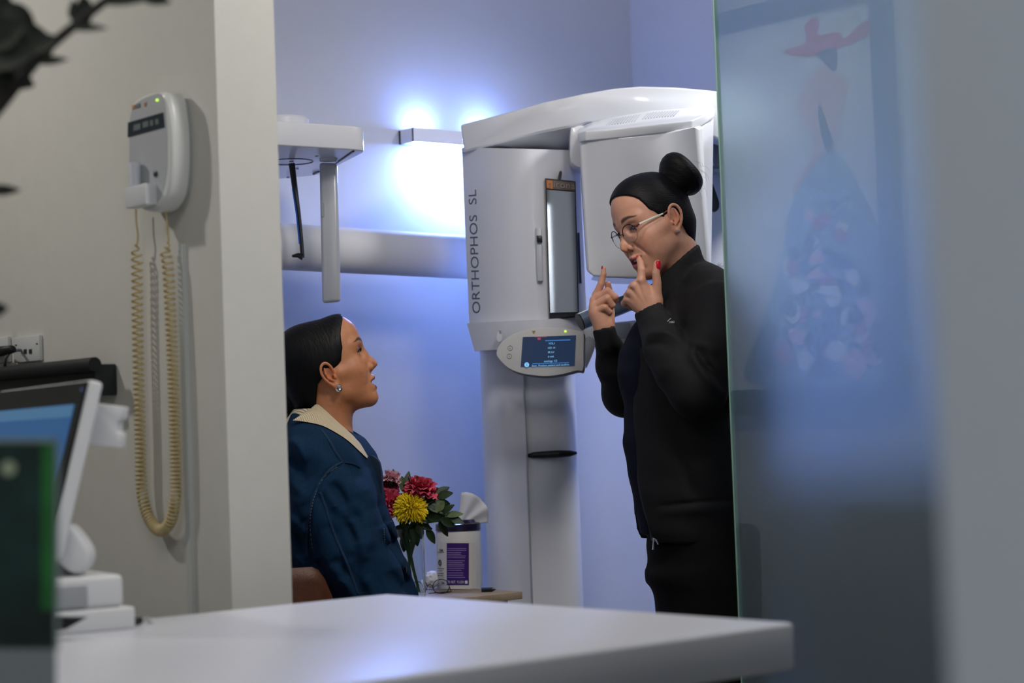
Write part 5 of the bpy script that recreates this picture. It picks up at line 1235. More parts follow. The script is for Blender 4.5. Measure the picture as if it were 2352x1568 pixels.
def canister():
    c = PZ(1057, 1349, ZT); c.z = ZT
    r = root('wipes_canister', c, 'white wipes canister with purple lid and label on the side table', 'canister')
    R0 = 0.0565; Hc = 0.145
    mw = mat('plastic_white', '#d9d9d6', 0.4)
    B().lathe(c, [(0.001, 0), (R0 - 0.006, 0), (R0 - 0.001, 0.004), (R0, 0.012), (R0, Hc - 0.006), (R0 - 0.003, Hc)], 64, caps=False).obj('canister_body', mw, r, smooth=True, autosmooth=40)
    lid = B().lathe(c, [(0.001, Hc), (R0 - 0.002, Hc - 0.001), (R0 + 0.0006, Hc), (R0 + 0.0006, Hc + 0.016), (R0 - 0.003, Hc + 0.018), (R0 * 0.80, Hc + 0.0185), (R0 * 0.72, Hc + 0.026), (0.001, Hc + 0.0262)], 64, caps=False).obj('lid', mat('lid_purple', '#1f1838', 0.3, coat=0.3), r, smooth=True, autosmooth=30)
    def ctr(px, py, th=0.0008):             # photo pixel -> on the cylinder
        ray = (P(px, py, 4) - CAM).normalized(); o = CAM - c; a = ray.x ** 2 + ray.y ** 2; b = o.x * ray.x + o.y * ray.y; q = o.x ** 2 + o.y ** 2 - (R0 + th) ** 2; disc = b * b - a * q
        t = (-b - math.sqrt(max(disc, 0))) / a; return CAM + ray * t
    def wrap(name, x0, x1, y0, y1, m, th=0.0008, par=None):
        V = []; n = 10
        for i in range(n + 1):
            for j in (0, 1):
                p = ctr(x0 + (x1 - x0) * i / n, y0 if j == 0 else y1, th); V.append(p)
        N = len(V); ctrv = lambda p: Vector((c.x, c.y, p.z)); V += [p + (ctrv(p) - p).normalized() * 0.0006 for p in V]
        F = [(2 * i, 2 * i + 2, 2 * i + 3, 2 * i + 1) for i in range(n)]; F += [tuple(k + N for k in f)[::-1] for f in F]
        ed = [2 * i for i in range(n + 1)] + [2 * i + 1 for i in range(n, -1, -1)]; F += [(ed[k], ed[(k + 1) % len(ed)], ed[(k + 1) % len(ed)] + N, ed[k] + N) for k in range(len(ed))]
        return mesh(name, V, F, m, par or r, smooth=False)
    wrap('label', 1003.5, 1103, 1245, 1352, mat('label_white', '#dcdad8', 0.5), 0.0004)
    lp = wrap('purple_label', 1026, 1077, 1247, 1343, mat('label_purple', '#3a1a74', 0.45), 0.0012)
    ml = mat('label_print', '#b9a6d8', 0.5); mk = mat('label_ink', '#23242a', 0.5)
    rnd = random.Random(2)
    for y in (1259, 1263, 1268, 1272, 1276, 1280, 1287, 1291, 1295, 1299, 1304, 1309, 1315, 1320, 1325):
        wrap('label_line', 1028, rnd.uniform(1058, 1072), y, y + 0.9, ml, 0.0016, lp)
    xa = ctr(1075, 1336) - ctr(1028, 1336)
    for i, ch in enumerate('DO NOT FLUSH'):
        if ch == ' ': continue
        px = 1029 + i * 3.15; p = ctr(px, 1336.5, 0.0020); q = ctr(px + 2, 1336.5, 0.0020)
        text('label_lettering', ch, 0.0092, p, q - p, UP, mat('print_white', '#e6e2ee', 0.5), lp, sx=0.62)
    wrap('label_square', 1068, 1074, 1333, 1340, mat('print_white', '#e6e2ee', 0.5), 0.0017, lp)
    p = ctr(1013, 1263, 0.0012); text('side_lettering', 'Cloth', 0.008, p, ctr(1018, 1263, .0012) - p, UP, mk, r, sx=0.8)
    for y, x1 in ((1267, 1020), (1305, 1020), (1310, 1016), (1316, 1018), (1321, 1017)): wrap('side_line', 1005, x1, y, y + 1, mk, 0.0010)
    p = ctr(1010.5, 1292, 0.0010); q = (ctr(1014, 1292, .001) - p).normalized(); nn = q.cross(UP).normalized()
    b = B(); b.tube([p + q * (0.0050 * math.cos(a)) + UP * (0.0068 * math.sin(a)) for a in [k * math.pi / 10 for k in range(21)]], 0.0013, 5, caps=False); b.obj('side_emblem', mk, r)
    p = ctr(1017, 1338, 0.0012); text('side_lettering', 'Tex', 0.009, p, ctr(1021, 1338, .0012) - p, UP, mk, r, sx=0.8)
    b = B(); b.box(c + Vector((-0.026, -0.018, Hc + 0.0262)), (0.018, 0.010, 0.0015)); b.obj('lid_tab', mat('tab_blue', '#1c3fa8', 0.15, coat=1), lid)
    # the wipe pulled up through the lid
    V = []; n = 14; m_ = 10; O = K(1057, 1206, K(0, 0, 1)[1] * 0 + (c.dot(FW)))
    arc = smooth_curve([(1060, 1131), (1078, 1131), (1098, 1140), (1113, 1156), (1122, 1172), (1121, 1200)], 4); n = len(arc)
    d0 = c.dot(FW)
    for i, (ax_, ay_) in enumerate(arc):
        t = i / (n - 1)
        for j in range(m_ + 1):
            u = j / m_; px = 1052 + 8 * t + (ax_ - 1052 - 8 * t) * u; py = 1206 + (ay_ - 1206) * u
            V.append(P(px, py, d0 + 0.005 * math.sin(i * 0.75) * u + 0.03 * (t - .5) * u))
    F = [(i * (m_ + 1) + j, i * (m_ + 1) + j + 1, (i + 1) * (m_ + 1) + j + 1, (i + 1) * (m_ + 1) + j) for i in range(n - 1) for j in range(m_)]
    tw = mesh('wipe', [tuple(v) for v in V], F, mat('tissue', '#e4e6ee', 0.9, bump=0.2, bscale=300), None, smooth=True, origin=c)
    sol = tw.modifiers.new('thickness', 'SOLIDIFY'); sol.thickness = 0.0008
    tag(tw, 'white wipe pulled up like a fan out of the canister lid', 'wipe')
    # soft light fold
canister()
def tissue_ball():
    c = PZ(993, 1352, ZT); c.z = ZT + 0.024
    F = Field((-.04, -.03, -.025), (.04, .03, .04), 0.002); F.ball((0, 0, 0), (0.020, 0.016, 0.022), 0.01); rnd = random.Random(4)
    for k in range(26): a = [rnd.uniform(-.02, .02), rnd.uniform(-.016, .016), rnd.uniform(-.018, .022)]; b = [rnd.uniform(-.02, .02), rnd.uniform(-.016, .016), rnd.uniform(-.018, .024)]; F.line([a, b], 0.0025, rnd.choice((-0.0035, 0.0035)))
    F.cut(lambda X, Y, Z: -0.0238 - Z + 0 * X + 0 * Y)
    o = F.obj('crumpled_tissue', mat('tissue', '#e4e6ee', 0.9, bump=0.2, bscale=300), None, lambda V: V + np.array(c)); 
    o.location = c; o.data.transform(Matrix.Translation(-c)); tag(o, 'crumpled white tissue between the vase and the wipes canister', 'tissue')
tissue_ball()
def pen():
    a, b_ = PZ(1106, 1354, ZT + 0.006), PZ(1139, 1353, ZT + 0.006); a.z = b_.z = ZT + 0.006
    r = root('pen', a, 'dark pen lying on the side table right of the canister', 'pen')
    d = (b_ - a); B().tube([a, a + d * 0.75], 0.0055, 10).obj('pen_barrel', mat('pen_dark', '#14202c', 0.3), r); B().tube([a + d * 0.75, b_], [0.005, 0.001], 10).obj('pen_tip', mat('pen_dark', '#14202c', 0.3), r)
pen()
def eyeglasses():
    c = PZ(1013, 1362, ZT); c.z = ZT
    r = root('eyeglasses', c, 'thin dark round-rimmed glasses lying on the side table', 'glasses')
    m = mat('wire_dark', '#1a1c20', 0.35, 0.7); d = c.dot(FW)
    for cx in (1013, 962):
        dd = d - 0.02; b = B(); pts = [P(cx + 19 * math.cos(a), 1346.5 + 16.5 * math.sin(a), dd + 0.004 * math.cos(a)) for a in [k * math.pi / 14 for k in range(28)]]
        b.tube(pts + [pts[0]], 0.0010, 6, caps=False); b.obj('rim', m, r)
        n = len(pts); q = [p + FW * 0.0008 for p in pts]
        B().add(pts + q, [tuple(range(n)), tuple(range(2 * n - 1, n - 1, -1))] + [(i, i + n, (i + 1) % n + n, (i + 1) % n) for i in range(n)]).obj('lens', mat('lens_tint', '#eef2ff', 0.0, trans=1, ior=1.05, coat=0.5), r)
    B().tube([P(981, 1345, d - .02), P(988, 1341, d - .022), P(994, 1345, d - .02)], 0.0010, 6).obj('bridge', m, r)
    for p0, p1 in (((1032, 1347), (984, 1362)), ((1032, 1347), (1002, 1364))): B().tube([P(*p0, d - .018), P(1037, 1358, d + .0), P(*p1, d + 0.004)], 0.0012, 6).obj('temple', m, r)
eyeglasses()
# ---------------------------------------------------------------- flowers
def vase():
    c = PZ(946, 1372, ZT); c.z = ZT
    r = root('glass_vase', c, 'clear straight glass vase of water holding the flower stems beside the canister', 'vase')
    mg = mat('vase_glass', '#f2f7f5', 0.0, trans=1, ior=1.35)
    B().lathe(c, [(0.001, 0), (0.033, 0), (0.034, 0.004), (0.034, 0.165), (0.0315, 0.165), (0.0315, 0.012), (0.001, 0.010)], 40, caps=False).obj('glass', mg, r, smooth=True, autosmooth=30)
    return c
VC = vase(); VD = VC.dot(FW)
m_stem = mat('stem_green', '#2f4a22', 0.6, noise=0.2); m_leaf = mat('leaf_dark', '#1f3619', 0.5, noise=0.3, nscale=60)
def leaf(b, base, dir_, up, L, Wd, curl=0.2, n=7):
    dir_ = Vector(dir_).normalized(); side = dir_.cross(Vector(up)).normalized(); nn = side.cross(dir_).normalized(); V = []
    for i in range(n + 1):
        t = i / n; w_ = Wd * math.sin(math.pi * min(t * 0.94 + 0.03, 1)) ** 0.8 * (1 - 0.35 * t); c = Vector(base) + dir_ * L * t - nn * (curl * L * t * t)
        V += [c - side * w_ + nn * w_ * 0.25, c - nn * w_ * .05, c + side * w_ + nn * w_ * 0.25]
    K2 = len(V); V += [v - nn * 0.0006 for v in V]
    F = [(i * 3 + j, i * 3 + j + 1, (i + 1) * 3 + j + 1, (i + 1) * 3 + j) for i in range(n) for j in (0, 1)]; F += [tuple(k + K2 for k in f)[::-1] for f in F]
    b.add(V, F)
def stem_to(b, p, k, r_=0.0018):
    a = k * 2.1; foot = VC + Vector((0.020 * math.cos(a), 0.020 * math.sin(a), 0.014)); neck = VC + Vector((-0.018 * math.cos(a + .5), -0.018 * math.sin(a + .5), 0.165))
    b.tube([Vector(q) for q in smooth_curve([foot, foot * .5 + neck * .5, neck, (neck + p) / 2 + Vector((0, 0, .008)), p], 4)], r_, 6)
def carnation(px, py, dd, rad, tilt, cols, label, k, seed):
    p = P(px, py, VD + dd); r = root('carnation', p, label, 'flower', 'carnations in the vase'); rnd = random.Random(seed)
    ax = Vector(tilt).normalized(); e1 = ax.orthogonal().normalized(); e2 = ax.cross(e1)
    for ci, col in enumerate(cols):
        b = B()
        for layer in range(4):
            n = 7 + layer * 3; rr = rad * (0.35 + 0.22 * layer)
            for i in range(n):
                if (i + layer) % len(cols) != ci: continue
                a = 2 * math.pi * (i + rnd.random() * .6) / n; d = e1 * math.cos(a) + e2 * math.sin(a); el = 1.15 - 0.36 * layer + rnd.uniform(-.15, .15)
                out = (d * math.cos(el) + ax * math.sin(el)).normalized(); side = out.cross(ax).normalized() if abs(out.dot(ax)) < .99 else e1; nn = side.cross(out)
                V = []; m_ = 6; L = rad * (0.80 + 0.22 * rnd.random()) * (0.75 + .09 * layer)
                for u in range(5):
                    t = u / 4
                    for v in range(m_ + 1):
                        s_ = v / m_ * 2 - 1; w_ = rad * (0.08 + 0.36 * math.sin(t * 1.85))
                        fr = (0.10 * rad * math.sin(v * 2.4 + i + layer) * t ** 2); rim = 0.06 * rad * (math.sin(v * 3.1 + i * 1.7)) * (t == 1)
                        V.append(p - ax * rad * .25 + out * (L * t + rim) + side * (s_ * w_) + nn * fr + ax * (-.18 * rad * t * t * (layer > 1)))
                F = [(u * (m_ + 1) + v, u * (m_ + 1) + v + 1, (u + 1) * (m_ + 1) + v + 1, (u + 1) * (m_ + 1) + v) for u in range(4) for v in range(m_)]
                N = len(V); V += [q + nn * 0.0004 for q in V]; F += [tuple(k_ + N for k_ in f)[::-1] for f in F]; b.add(V, F)
        b.obj('petals', mat('petal_' + col.strip('#'), col, 0.7, noise=0.12, nscale=200), r, smooth=True)
    b = B(); b.lathe(p - ax * rad * 0.75, [(rad * .10, 0), (rad * .22, rad * .15), (rad * .26, rad * .6)], 10, ax=(e1, e2, ax)); b.obj('calyx', m_stem, r)
    b = B(); stem_to(b, p - ax * rad * 0.7, k); b.obj('stem', m_stem, r)
vup = (0.1, -0.3, 1)
carnation(967, 1115, -0.005, 0.046, (0.10, -0.25, 1.0), ('#c2385c', '#da6672', '#cc4a64'), 'deep pink carnation at the top right of the bouquet', 0, 1)
carnation(893, 1148, 0.0, 0.044, (-0.3, -0.6, 0.6), ('#c03a5c', '#d0586c'), 'pink carnation at the left of the yellow bloom, half behind the denim jacket', 1, 2)
carnation(884, 1114, 0.03, 0.036, (-0.3, -0.2, 0.9), ('#a3224a', '#b5335a'), 'dark pink carnation below the pale pink bloom', 2, 3)
carnation(900, 1094, 0.015, 0.030, (0.2, -0.1, 1), ('#dba6b4', '#e3b8c0'), 'small pale pink carnation at the very top of the bouquet', 3, 4)
def mum():
    p = P(943, 1168, VD - 0.025); r = root('chrysanthemum', p, 'big round yellow chrysanthemum in the middle of the bouquet', 'flower'); rnd = random.Random(8)
    b = B(); N = 680; rad = 0.0405
    for i in range(N):
        z = 1 - 1.75 * (i + .5) / N; a = i * 2.39996; q = math.sqrt(max(0, 1 - z * z)); d = Vector((q * math.cos(a), q * math.sin(a), z)); L = rad * rnd.uniform(0.86, 1.08)
        e = d.cross(Vector((rnd.uniform(-1, 1), rnd.uniform(-1, 1), rnd.uniform(-1, 1)))).normalized()
        droop = Vector((0, 0, -1)) * (0.004 if z < 0 else 0)
        b.tube([p + d * rad * .3, p + d * L * .8 + e * .001, p + d * L + e * .004 + droop], [(0.0014, .0008), (0.0022, .0009), (0.0011, .0007)], 5)
    b.obj('petals', mat('petal_yellow', '#ecd21c', 0.65, noise=0.12, nscale=120), r)
    b = B(); stem_to(b, p - Vector((0, 0, .02)), 4, 0.0024); b.obj('stem', m_stem, r)
mum()
def foliage():
    rnd = random.Random(11)
    sprigs = [((1000, 1150), 'leafy green sprig reaching right from behind the yellow bloom', [(985, 1135, 40), (990, 1150, 0), (1008, 1165, 60), (985, 1175, -30), (992, 1188, -10), (1002, 1145, -20), (1008, 1130, 30), (1015, 1138, 20), (1012, 1155, -10), (998, 1148, 30), (990, 1165, -20), (975, 1150, 10), (1000, 1170, -40)]),
              ((1032, 1188), 'green sprig hanging out toward the canister lid', [(1018, 1176, 40), (1035, 1182, 10), (1042, 1192, -15), (1022, 1196, -30), (1014, 1205, -60), (1004, 1185, 0)]),
              ((940, 1215), 'drooping green leaves over the vase rim', [(920, 1215, -80), (948, 1222, -95), (965, 1205, -20), (972, 1190, -10), (955, 1232, -80), (930, 1235, -95), (925, 1205, -60), (950, 1205, -70), (962, 1215, -75), (985, 1222, -60), (935, 1212, -100), (970, 1200, -40), (915, 1215, -120)]),
              ((940, 1100), 'green bud sprig standing between the pink blooms', [(934, 1110, 80), (928, 1120, 100), (945, 1118, 60), (905, 1108, 95)])]
    for k, ((px, py), lab, lv) in enumerate(sprigs):
        p = P(px, py, VD + 0.01); r = root('leafy_sprig', p, lab, 'foliage', 'leafy sprigs in the vase'); b = B(); stem_to(b, p, 5 + k, 0.0024); b.obj('stem', m_stem, r)
        b = B(); stem_to(b, p + Vector((.01, -.01, -.01)), 8.4 + k * 1.7, 0.0022); b.obj('stem', m_stem, r)
        for lx, ly, ang in lv:
            q = P(lx, ly, VD + rnd.uniform(-.02, .03)); a = math.radians(ang); d = CR * math.cos(a) + CU * math.sin(a) + F0 * rnd.uniform(-.3, .3)
            bb = B(); leaf(bb, q - d.normalized() * .012, d, -F0 + CU * rnd.uniform(-.2, .8), rnd.uniform(.034, .046), rnd.uniform(.0105, .0145), .15)
            bb.obj('leaf', m_leaf if rnd.random() < .9 else mat('leaf_pale', '#4f6038', 0.6, noise=0.3, nscale=80), r, smooth=True)
foliage()
# ---------------------------------------------------------------- wall unit with coiled cord, on the partition
def exposure_unit():
    XF = XP - 0.046; q = lambda px, py, X=XF: PX(px, py, X)
    c = q(345, 350, XP); r = root('wall_control_unit', c, 'white oval wall-mounted hand control with display and coiled cream cord', 'control unit')
    o = [(293, 330), (293, 275), (303, 236), (330, 217), (360, 212), (379, 214), (389, 250), (395, 310), (395, 380), (388, 440), (371, 474), (352, 486), (330, 484), (312, 474), (300, 455), (294, 400)]
    pts = [q(*p) for p in smooth_curve(o, 4, True)]
    back = [Vector((XP - 0.010, p.y, p.z)) for p in pts]; n = len(pts); cen = sum(pts, Vector()) / n
    ft = [p + (cen - p) * 0.05 + Vector((0, 0, 0)) for p in pts]; mid = [Vector((XF + 0.006, p.y, p.z)) for p in pts]; ft = [Vector((XF, p.y, p.z)) for p in ft]
    V = ft + mid + back; F = [tuple(range(n))] + [(k * n + i, k * n + (i + 1) % n, (k + 1) * n + (i + 1) % n, (k + 1) * n + i) for k in (0, 1) for i in range(n)] + [tuple(range(3 * n - 1, 2 * n - 1, -1))]
    mw = mat('unit_white', '#dcdedd', 0.3, coat=0.3)
    b = mesh('housing', V, F, mw, r, bevel=0.003, seg=3)
    bk = [Vector((XP - 0.011, cen.y + (p.y - cen.y) * 0.93, cen.z + (p.z - cen.z) * 0.93)) for p in pts]
    B().prism(bk, (0.011, 0, 0)).obj('wall_plate', mat('unit_shade', '#aeb2b0', 0.5), r)
    t = XF - 0.0012
    def pl(name, P_, m, X=t, n=1, th=0.0012): B().prism([q(a, c2, X) for a, c2 in (smooth_curve(P_, n, True) if n > 1 else P_)], (th, 0, 0)).obj(name, m, r)
    pl('face_plate', [(298, 440), (297, 330), (300, 262), (315, 236), (345, 220), (372, 218), (381, 262), (384, 330), (382, 400), (368, 455), (345, 474), (315, 466)], mat('unit_grey', '#b3b6bb', 0.4), XF - 0.0006, 4)
    md = mat('display_dark', '#27303a', 0.25); pl('display_window', [(293.5, 281.5), (374, 258), (377, 292), (293, 315)], md, XF - 0.002)
    mg = mat('display_segments', '#5f6b68', 0.5)
    for a in ([(307, 287), (322, 283), (322, 297), (306, 301)], [(327, 281), (340, 277), (341, 290), (328, 294)], [(344, 277), (351, 275), (352, 287), (345, 290)], [(356, 274), (363, 272), (364, 284), (357, 287)]): pl('display_digits', a, mg, XF - 0.0028)
    pl('logo_mark', [(303, 242), (308, 241), (308, 249), (303, 251)], mat('mark_orange', '#c98a3a', 0.5), XF - 0.002); pl('logo_lettering_block', [(308.5, 241), (321, 237), (321, 246), (308.5, 249)], mat('unit_ink', '#6d7076', 0.5), XF - 0.002)
    pl('warning_mark', [(330, 238), (336, 234), (334, 244), (332, 245)], mat('mark_ochre2', '#b07a4a', 0.5), XF - 0.002)
    for px, py, rr, m, nm in ((362, 230, 0.0022, mat('led_green', '#b8ff3a', emis='#c8ff50', es=1.3), 'status_light'), (358, 399, 0.0055, mat('key_dark', '#2f3a48', 0.4), 'release_key')):
        p = q(px, py, XF - 0.001); B().lathe(p, [(rr, 0.001), (rr, -0.002), (rr * .6, -0.003)], 16, ax=(Vector((0, 1, 0)), Vector((0, 0, 1)), Vector((1, 0, 0)))).obj(nm, m, r)
    # handset in its cradle
    a1, a2, a3, a4 = q(298, 432, XF - 0.012), q(346, 426, XF - 0.012), q(346, 470, XF - 0.012), q(298, 472, XF - 0.012)
    y0, y1 = min(a1.y, a2.y), max(a1.y, a2.y); z0, z1 = a3.z, a1.z
    B().box((XF - 0.011, (y0 + y1) / 2, (z0 + z1) / 2), (0.024, y1 - y0, z1 - z0)).obj('cradle', mat('unit_white2', '#d3d6da', 0.35), r, bevel=0.003)
    h = q(311, 440, XF - 0.013); h2 = q(309, 374, XF - 0.013); h2.y = h.y
    B().tube([h, h2], 0.0098, 20).obj('handset', mat('unit_white3', '#d5d9e2', 0.35), r, smooth=True, autosmooth=40)
    # coiled cord
    mc = mat('cord_cream', '#cdbb8c', 0.5); XC = XP - 0.022
    path = [(312, 472), (313, 510), (317, 545), (312, 575), (314, 600), (315, 700), (318, 850), (322, 1000), (324, 1100), (330, 1150), (345, 1195), (368, 1218), (390, 1200), (402, 1150), (404, 1080), (399, 900), (393, 750), (386, 620), (381, 578), (386, 560), (385, 530), (381, 484)]
    W = [q(a, c2, XC) for a, c2 in path]; cur = [Vector(p) for p in smooth_curve(W, 14)]
    L = [0]; 
    for i in range(1, len(cur)): L.append(L[-1] + (cur[i] - cur[i - 1]).length)
    tot = L[-1]; La = np.array(L); Cx = np.array([tuple(p) for p in cur])
    def at(s_): return Vector([np.interp(s_, La, Cx[:, k]) for k in range(3)])
    pts = []; ph = 0; s_ = 0; 
    while s_ < tot:
        f = s_ / tot; env = min(1, max(0, (f - 0.055) / 0.02)) * min(1, max(0, (0.955 - f) / 0.02))
        pitch = np.interp(f, [0, .06, .2, .35, .5, .62, .8, .94, 1], [.018, .0135, .0105, .0083, .0068, .0070, .0086, .0115, .017])
        p = at(s_); tn = (at(min(s_ + .004, tot)) - at(max(s_ - .004, 0))).normalized(); e1 = Vector((1, 0, 0)); e2 = tn.cross(e1).normalized()
        pts.append(p + (e1 * math.cos(ph) + e2 * math.sin(ph)) * 0.0088 * env); ph += 2 * math.pi / 12; s_ += pitch / 12
    B().tube(pts, 0.0021, 6).obj('coiled_cord', mc, r, smooth=True)
exposure_unit()
def conduit():
    a = PX(421, 560, XP); b_ = PX(421, 1392, XP)
    o = B().box((XP - 0.004, a.y, (a.z + 0.0) / 2), (0.008, 0.016, a.z)).obj('cable_trunking', mat('trunking', '#c4c9c8', 0.35), origin=(XP, a.y, 0)); tag(o, 'slim vertical cable trunking strip on the wall behind the coiled cord', 'cable trunking')
conduit()
def wall_box(name, px0, px1, py0, py1, x0, x1, m, parent=None, **k):
    a = PX(px0, py0, x0); b_ = PX(px1, py1, x0); a2 = PX(px0, py1, x0)
    y0, y1 = sorted((a.y, b_.y)); z1 = a.z; z0 = a2.z
    return B().box(((x0 + x1) / 2, (y0 + y1) / 2, (z0 + z1) / 2), (abs(x1 - x0), y1 - y0, z1 - z0)).obj(name, m, parent, **k)
def outlets():
    m = mat('socket_white', '#cfd1d2', 0.4); mk = mat('socket_slot', '#2a2c2e', 0.6); c = PX(60, 804, XP)
    r = root('wall_outlet', c, 'white wall outlet plate with two sockets above the black tray', 'outlet')
    wall_box('cover_plate', 30, 91, 776, 834, XP - 0.008, XP, m, r, bevel=0.002)
    for px in (57, 69): wall_box('socket', px - 3, px + 3, 802, 812, XP - 0.0095, XP - 0.008, mk, r)
    for px, py in ((36, 791), (84, 788)): wall_box('screw', px - 1.5, px + 1.5, py, py + 3, XP - 0.009, XP - 0.008, mk, r)
    c = PX(0, 806, XP); r = root('wall_outlet', c, 'white wall outlet plate with a grey plug at the left edge of the photo', 'outlet')
    wall_box('cover_plate', -42, 19, 780, 838, XP - 0.008, XP, m, r, bevel=0.002)
    p = PX(45, 808, XP - 0.02); pl = root('plug_cable', p, 'black plug and grey cable leading into the left wall outlets', 'cable')
    B().tube([PX(47, 804, XP - .009), PX(40, 804, XP - .03), PX(24, 808, XP - .04), PX(13, 822, XP - .04), PX(10, 850, XP - .03)], 0.0032, 8).obj('cable', mat('cable_grey', '#6f7274', 0.5), pl, smooth=True)
    B().tube([PX(-20, 812, XP - .012), PX(-5, 808, XP - .03), PX(28, 802, XP - .045)], [0.009, 0.011, 0.008], 10).obj('plug', mat('plug_black', '#16181a', 0.5), pl, smooth=True)
outlets()
def tray():
    c = PX(150, 870, XP); r = root('wall_tray', c, 'black wall-mounted tray with a roll along its top, behind the monitor', 'tray')
    m = mat('tray_black', '#14171a', 0.5)
    y0, y1 = PX(268, 836, XP).y, PX(-120, 836, XP).y; z1, z0 = PX(266, 838, XP).z, PX(268, 905, XP).z; XT = XP - 0.046
    B().box(((XT + XP) / 2, (y0 + y1) / 2, (z0 + z1 - .006) / 2), (XP - XT, y1 - y0, z1 - z0 - .006)).obj('tray_box', m, r, bevel=0.003)
    a = PX(218, 836, XT - 0.004); b_ = Vector((a.x, PX(-90, 838, XP - .09).y, a.z)); B().tube([a, b_], 0.013, 20).obj('roll', mat('roll_black', '#1b1e21', 0.6), r, smooth=True, autosmooth=40)
    B().box(((XT + XP) / 2, y0 + 0.002, (z0 + z1) / 2), (XP - XT - .002, 0.008, z1 - z0 + 0.004)).obj('end_bracket', mat('tray_dark', '#20262a', 0.45), r, bevel=0.003)
tray()
# ---------------------------------------------------------------- till terminal on the counter
def terminal():
    a = Vector(C2W(np.array((-.5, .866, 0)))); nb = Vector(C2W(np.array((.866, .5, 0)))); up = UP
    mw = mat('till_white', '#d5d6d8', 0.4); mk = mat('till_black', '#0c0d10', 0.25); md = mat('till_grey', '#9b9ea2', 0.45)
    T = P(206, 870, 2.82); tau = math.radians(15); L = 0.262; bdir = up * math.cos(tau) + nb * math.sin(tau); bn = nb * math.cos(tau) - up * math.sin(tau)
    Bt = T - bdir * L; ctr = T - bdir * (L / 2) + a * 0.24
    base = P(285, 1425, 2.80); base.z = ZC
    r = root('till_terminal', base + nb * -0.06 + a * 0.10, 'white touchscreen till terminal on the counter, blue screen tilted back', 'till terminal')
    mon = B().box(ctr + bn * 0.011, (0.48, L, 0.022), (a, bdir, bn)).obj('monitor_shell', mw, r, bevel=0.006, seg=4)
    B().box(ctr - bn * 0.0012, (0.474, L - 0.008, 0.003), (a, bdir, bn)).obj('bezel', mk, mon)
    ms = mat('till_screen', '#16304e', 0.15, emis='#2f6196', es=0.62)
    B().box(ctr - bn * 0.0032 - bdir * .006, (0.410, L - 0.062, 0.0014), (a, bdir, bn)).obj('screen', ms, mon)
    B().box(ctr - bn * 0.0042 + bdir * (L / 2 - .047), (0.410, 0.018, 0.0008), (a, bdir, bn)).obj('title_bar', mat('till_bar', '#2d4a63', 0.3, emis='#4f7ea6', es=0.6), mon)
    p = P(200, 886, 2.80); B().lathe(T - bdir * 0.016 + a * 0.016 - bn * 0.0030, [(0.0032, 0.001), (0.0032, -0.0006)], 14, ax=(a, bdir, bn)).obj('brand_dot', mat('dot_blue', '#6d7fc4', 0.4), mon)
    # card reader bracket behind the monitor
    slab([(210, 925), (283, 934), (279, 962), (270, 966), (268, 990), (277, 998), (275, 1028), (205, 1020)], 2.86, 0.045, 1).obj('rear_bracket', mw, r, bevel=0.002)
    # neck: rounded hinge arm
    hp = [(130, 1215), (150, 1206), (168, 1214), (196, 1250), (205, 1275), (198, 1303), (180, 1316), (160, 1314), (140, 1298), (125, 1270), (115, 1240)]
    slab(hp, 2.82, 0.05, 4).obj('stand_neck', mw, r, bevel=0.006, seg=3)
    q = P(160, 1330, 2.88); q.z = 0
    zt = P(283, 1322, 2.80).z; zm = P(285, 1398, 2.80).z
    c0 = P(285, 1360, 2.84); c0.z = 0
    def bx(name, dn, da, z0, z1, off_n, off_a, m, bev):
        c = c0 - nb * (dn / 2 + off_n) + a * (da / 2 + off_a); c.z = (z0 + z1) / 2
        return B().box(c, (dn, da, z1 - z0), (nb, a, up)).obj(name, m, r, bevel=bev, seg=3)
    bx('printer_body', 0.17, 0.20, zm, zt, 0, 0, mw, 0.008)
    bx('base', 0.20, 0.24, ZC, zm, -0.012, -0.012, mw, 0.004)
    c = c0 - nb * 0.07 + a * 0.10; B().lathe(Vector((c.x, c.y, zt)), [(0.045, -0.002), (0.042, 0.004), (0.030, 0.016)], 32).obj('neck_collar', md, r, smooth=True)
    bx('paper_cover', 0.10, 0.006, zm + 0.004, zt - 0.012, 0.055, -0.004, md, 0.002)
    slab([(128, 1418), (196, 1419), (150, 1445), (120, 1448)], 2.70, 0.02, 1).obj('cutter_slot', mk, r)
    o = B().tube([PZ(305, 1428, ZC + .006), PZ(322, 1425, ZC + .006)], 0.0055, 10).obj('cable_plug', mk, r); o.name = 'cable_plug'
    B().tube([PZ(322, 1425, ZC + .005), PZ(338, 1420, ZC + .005), PZ(350, 1428, ZC + .003)], 0.0028, 8).obj('cable', mat('cable_white', '#c8cacc', 0.5), r)
terminal()
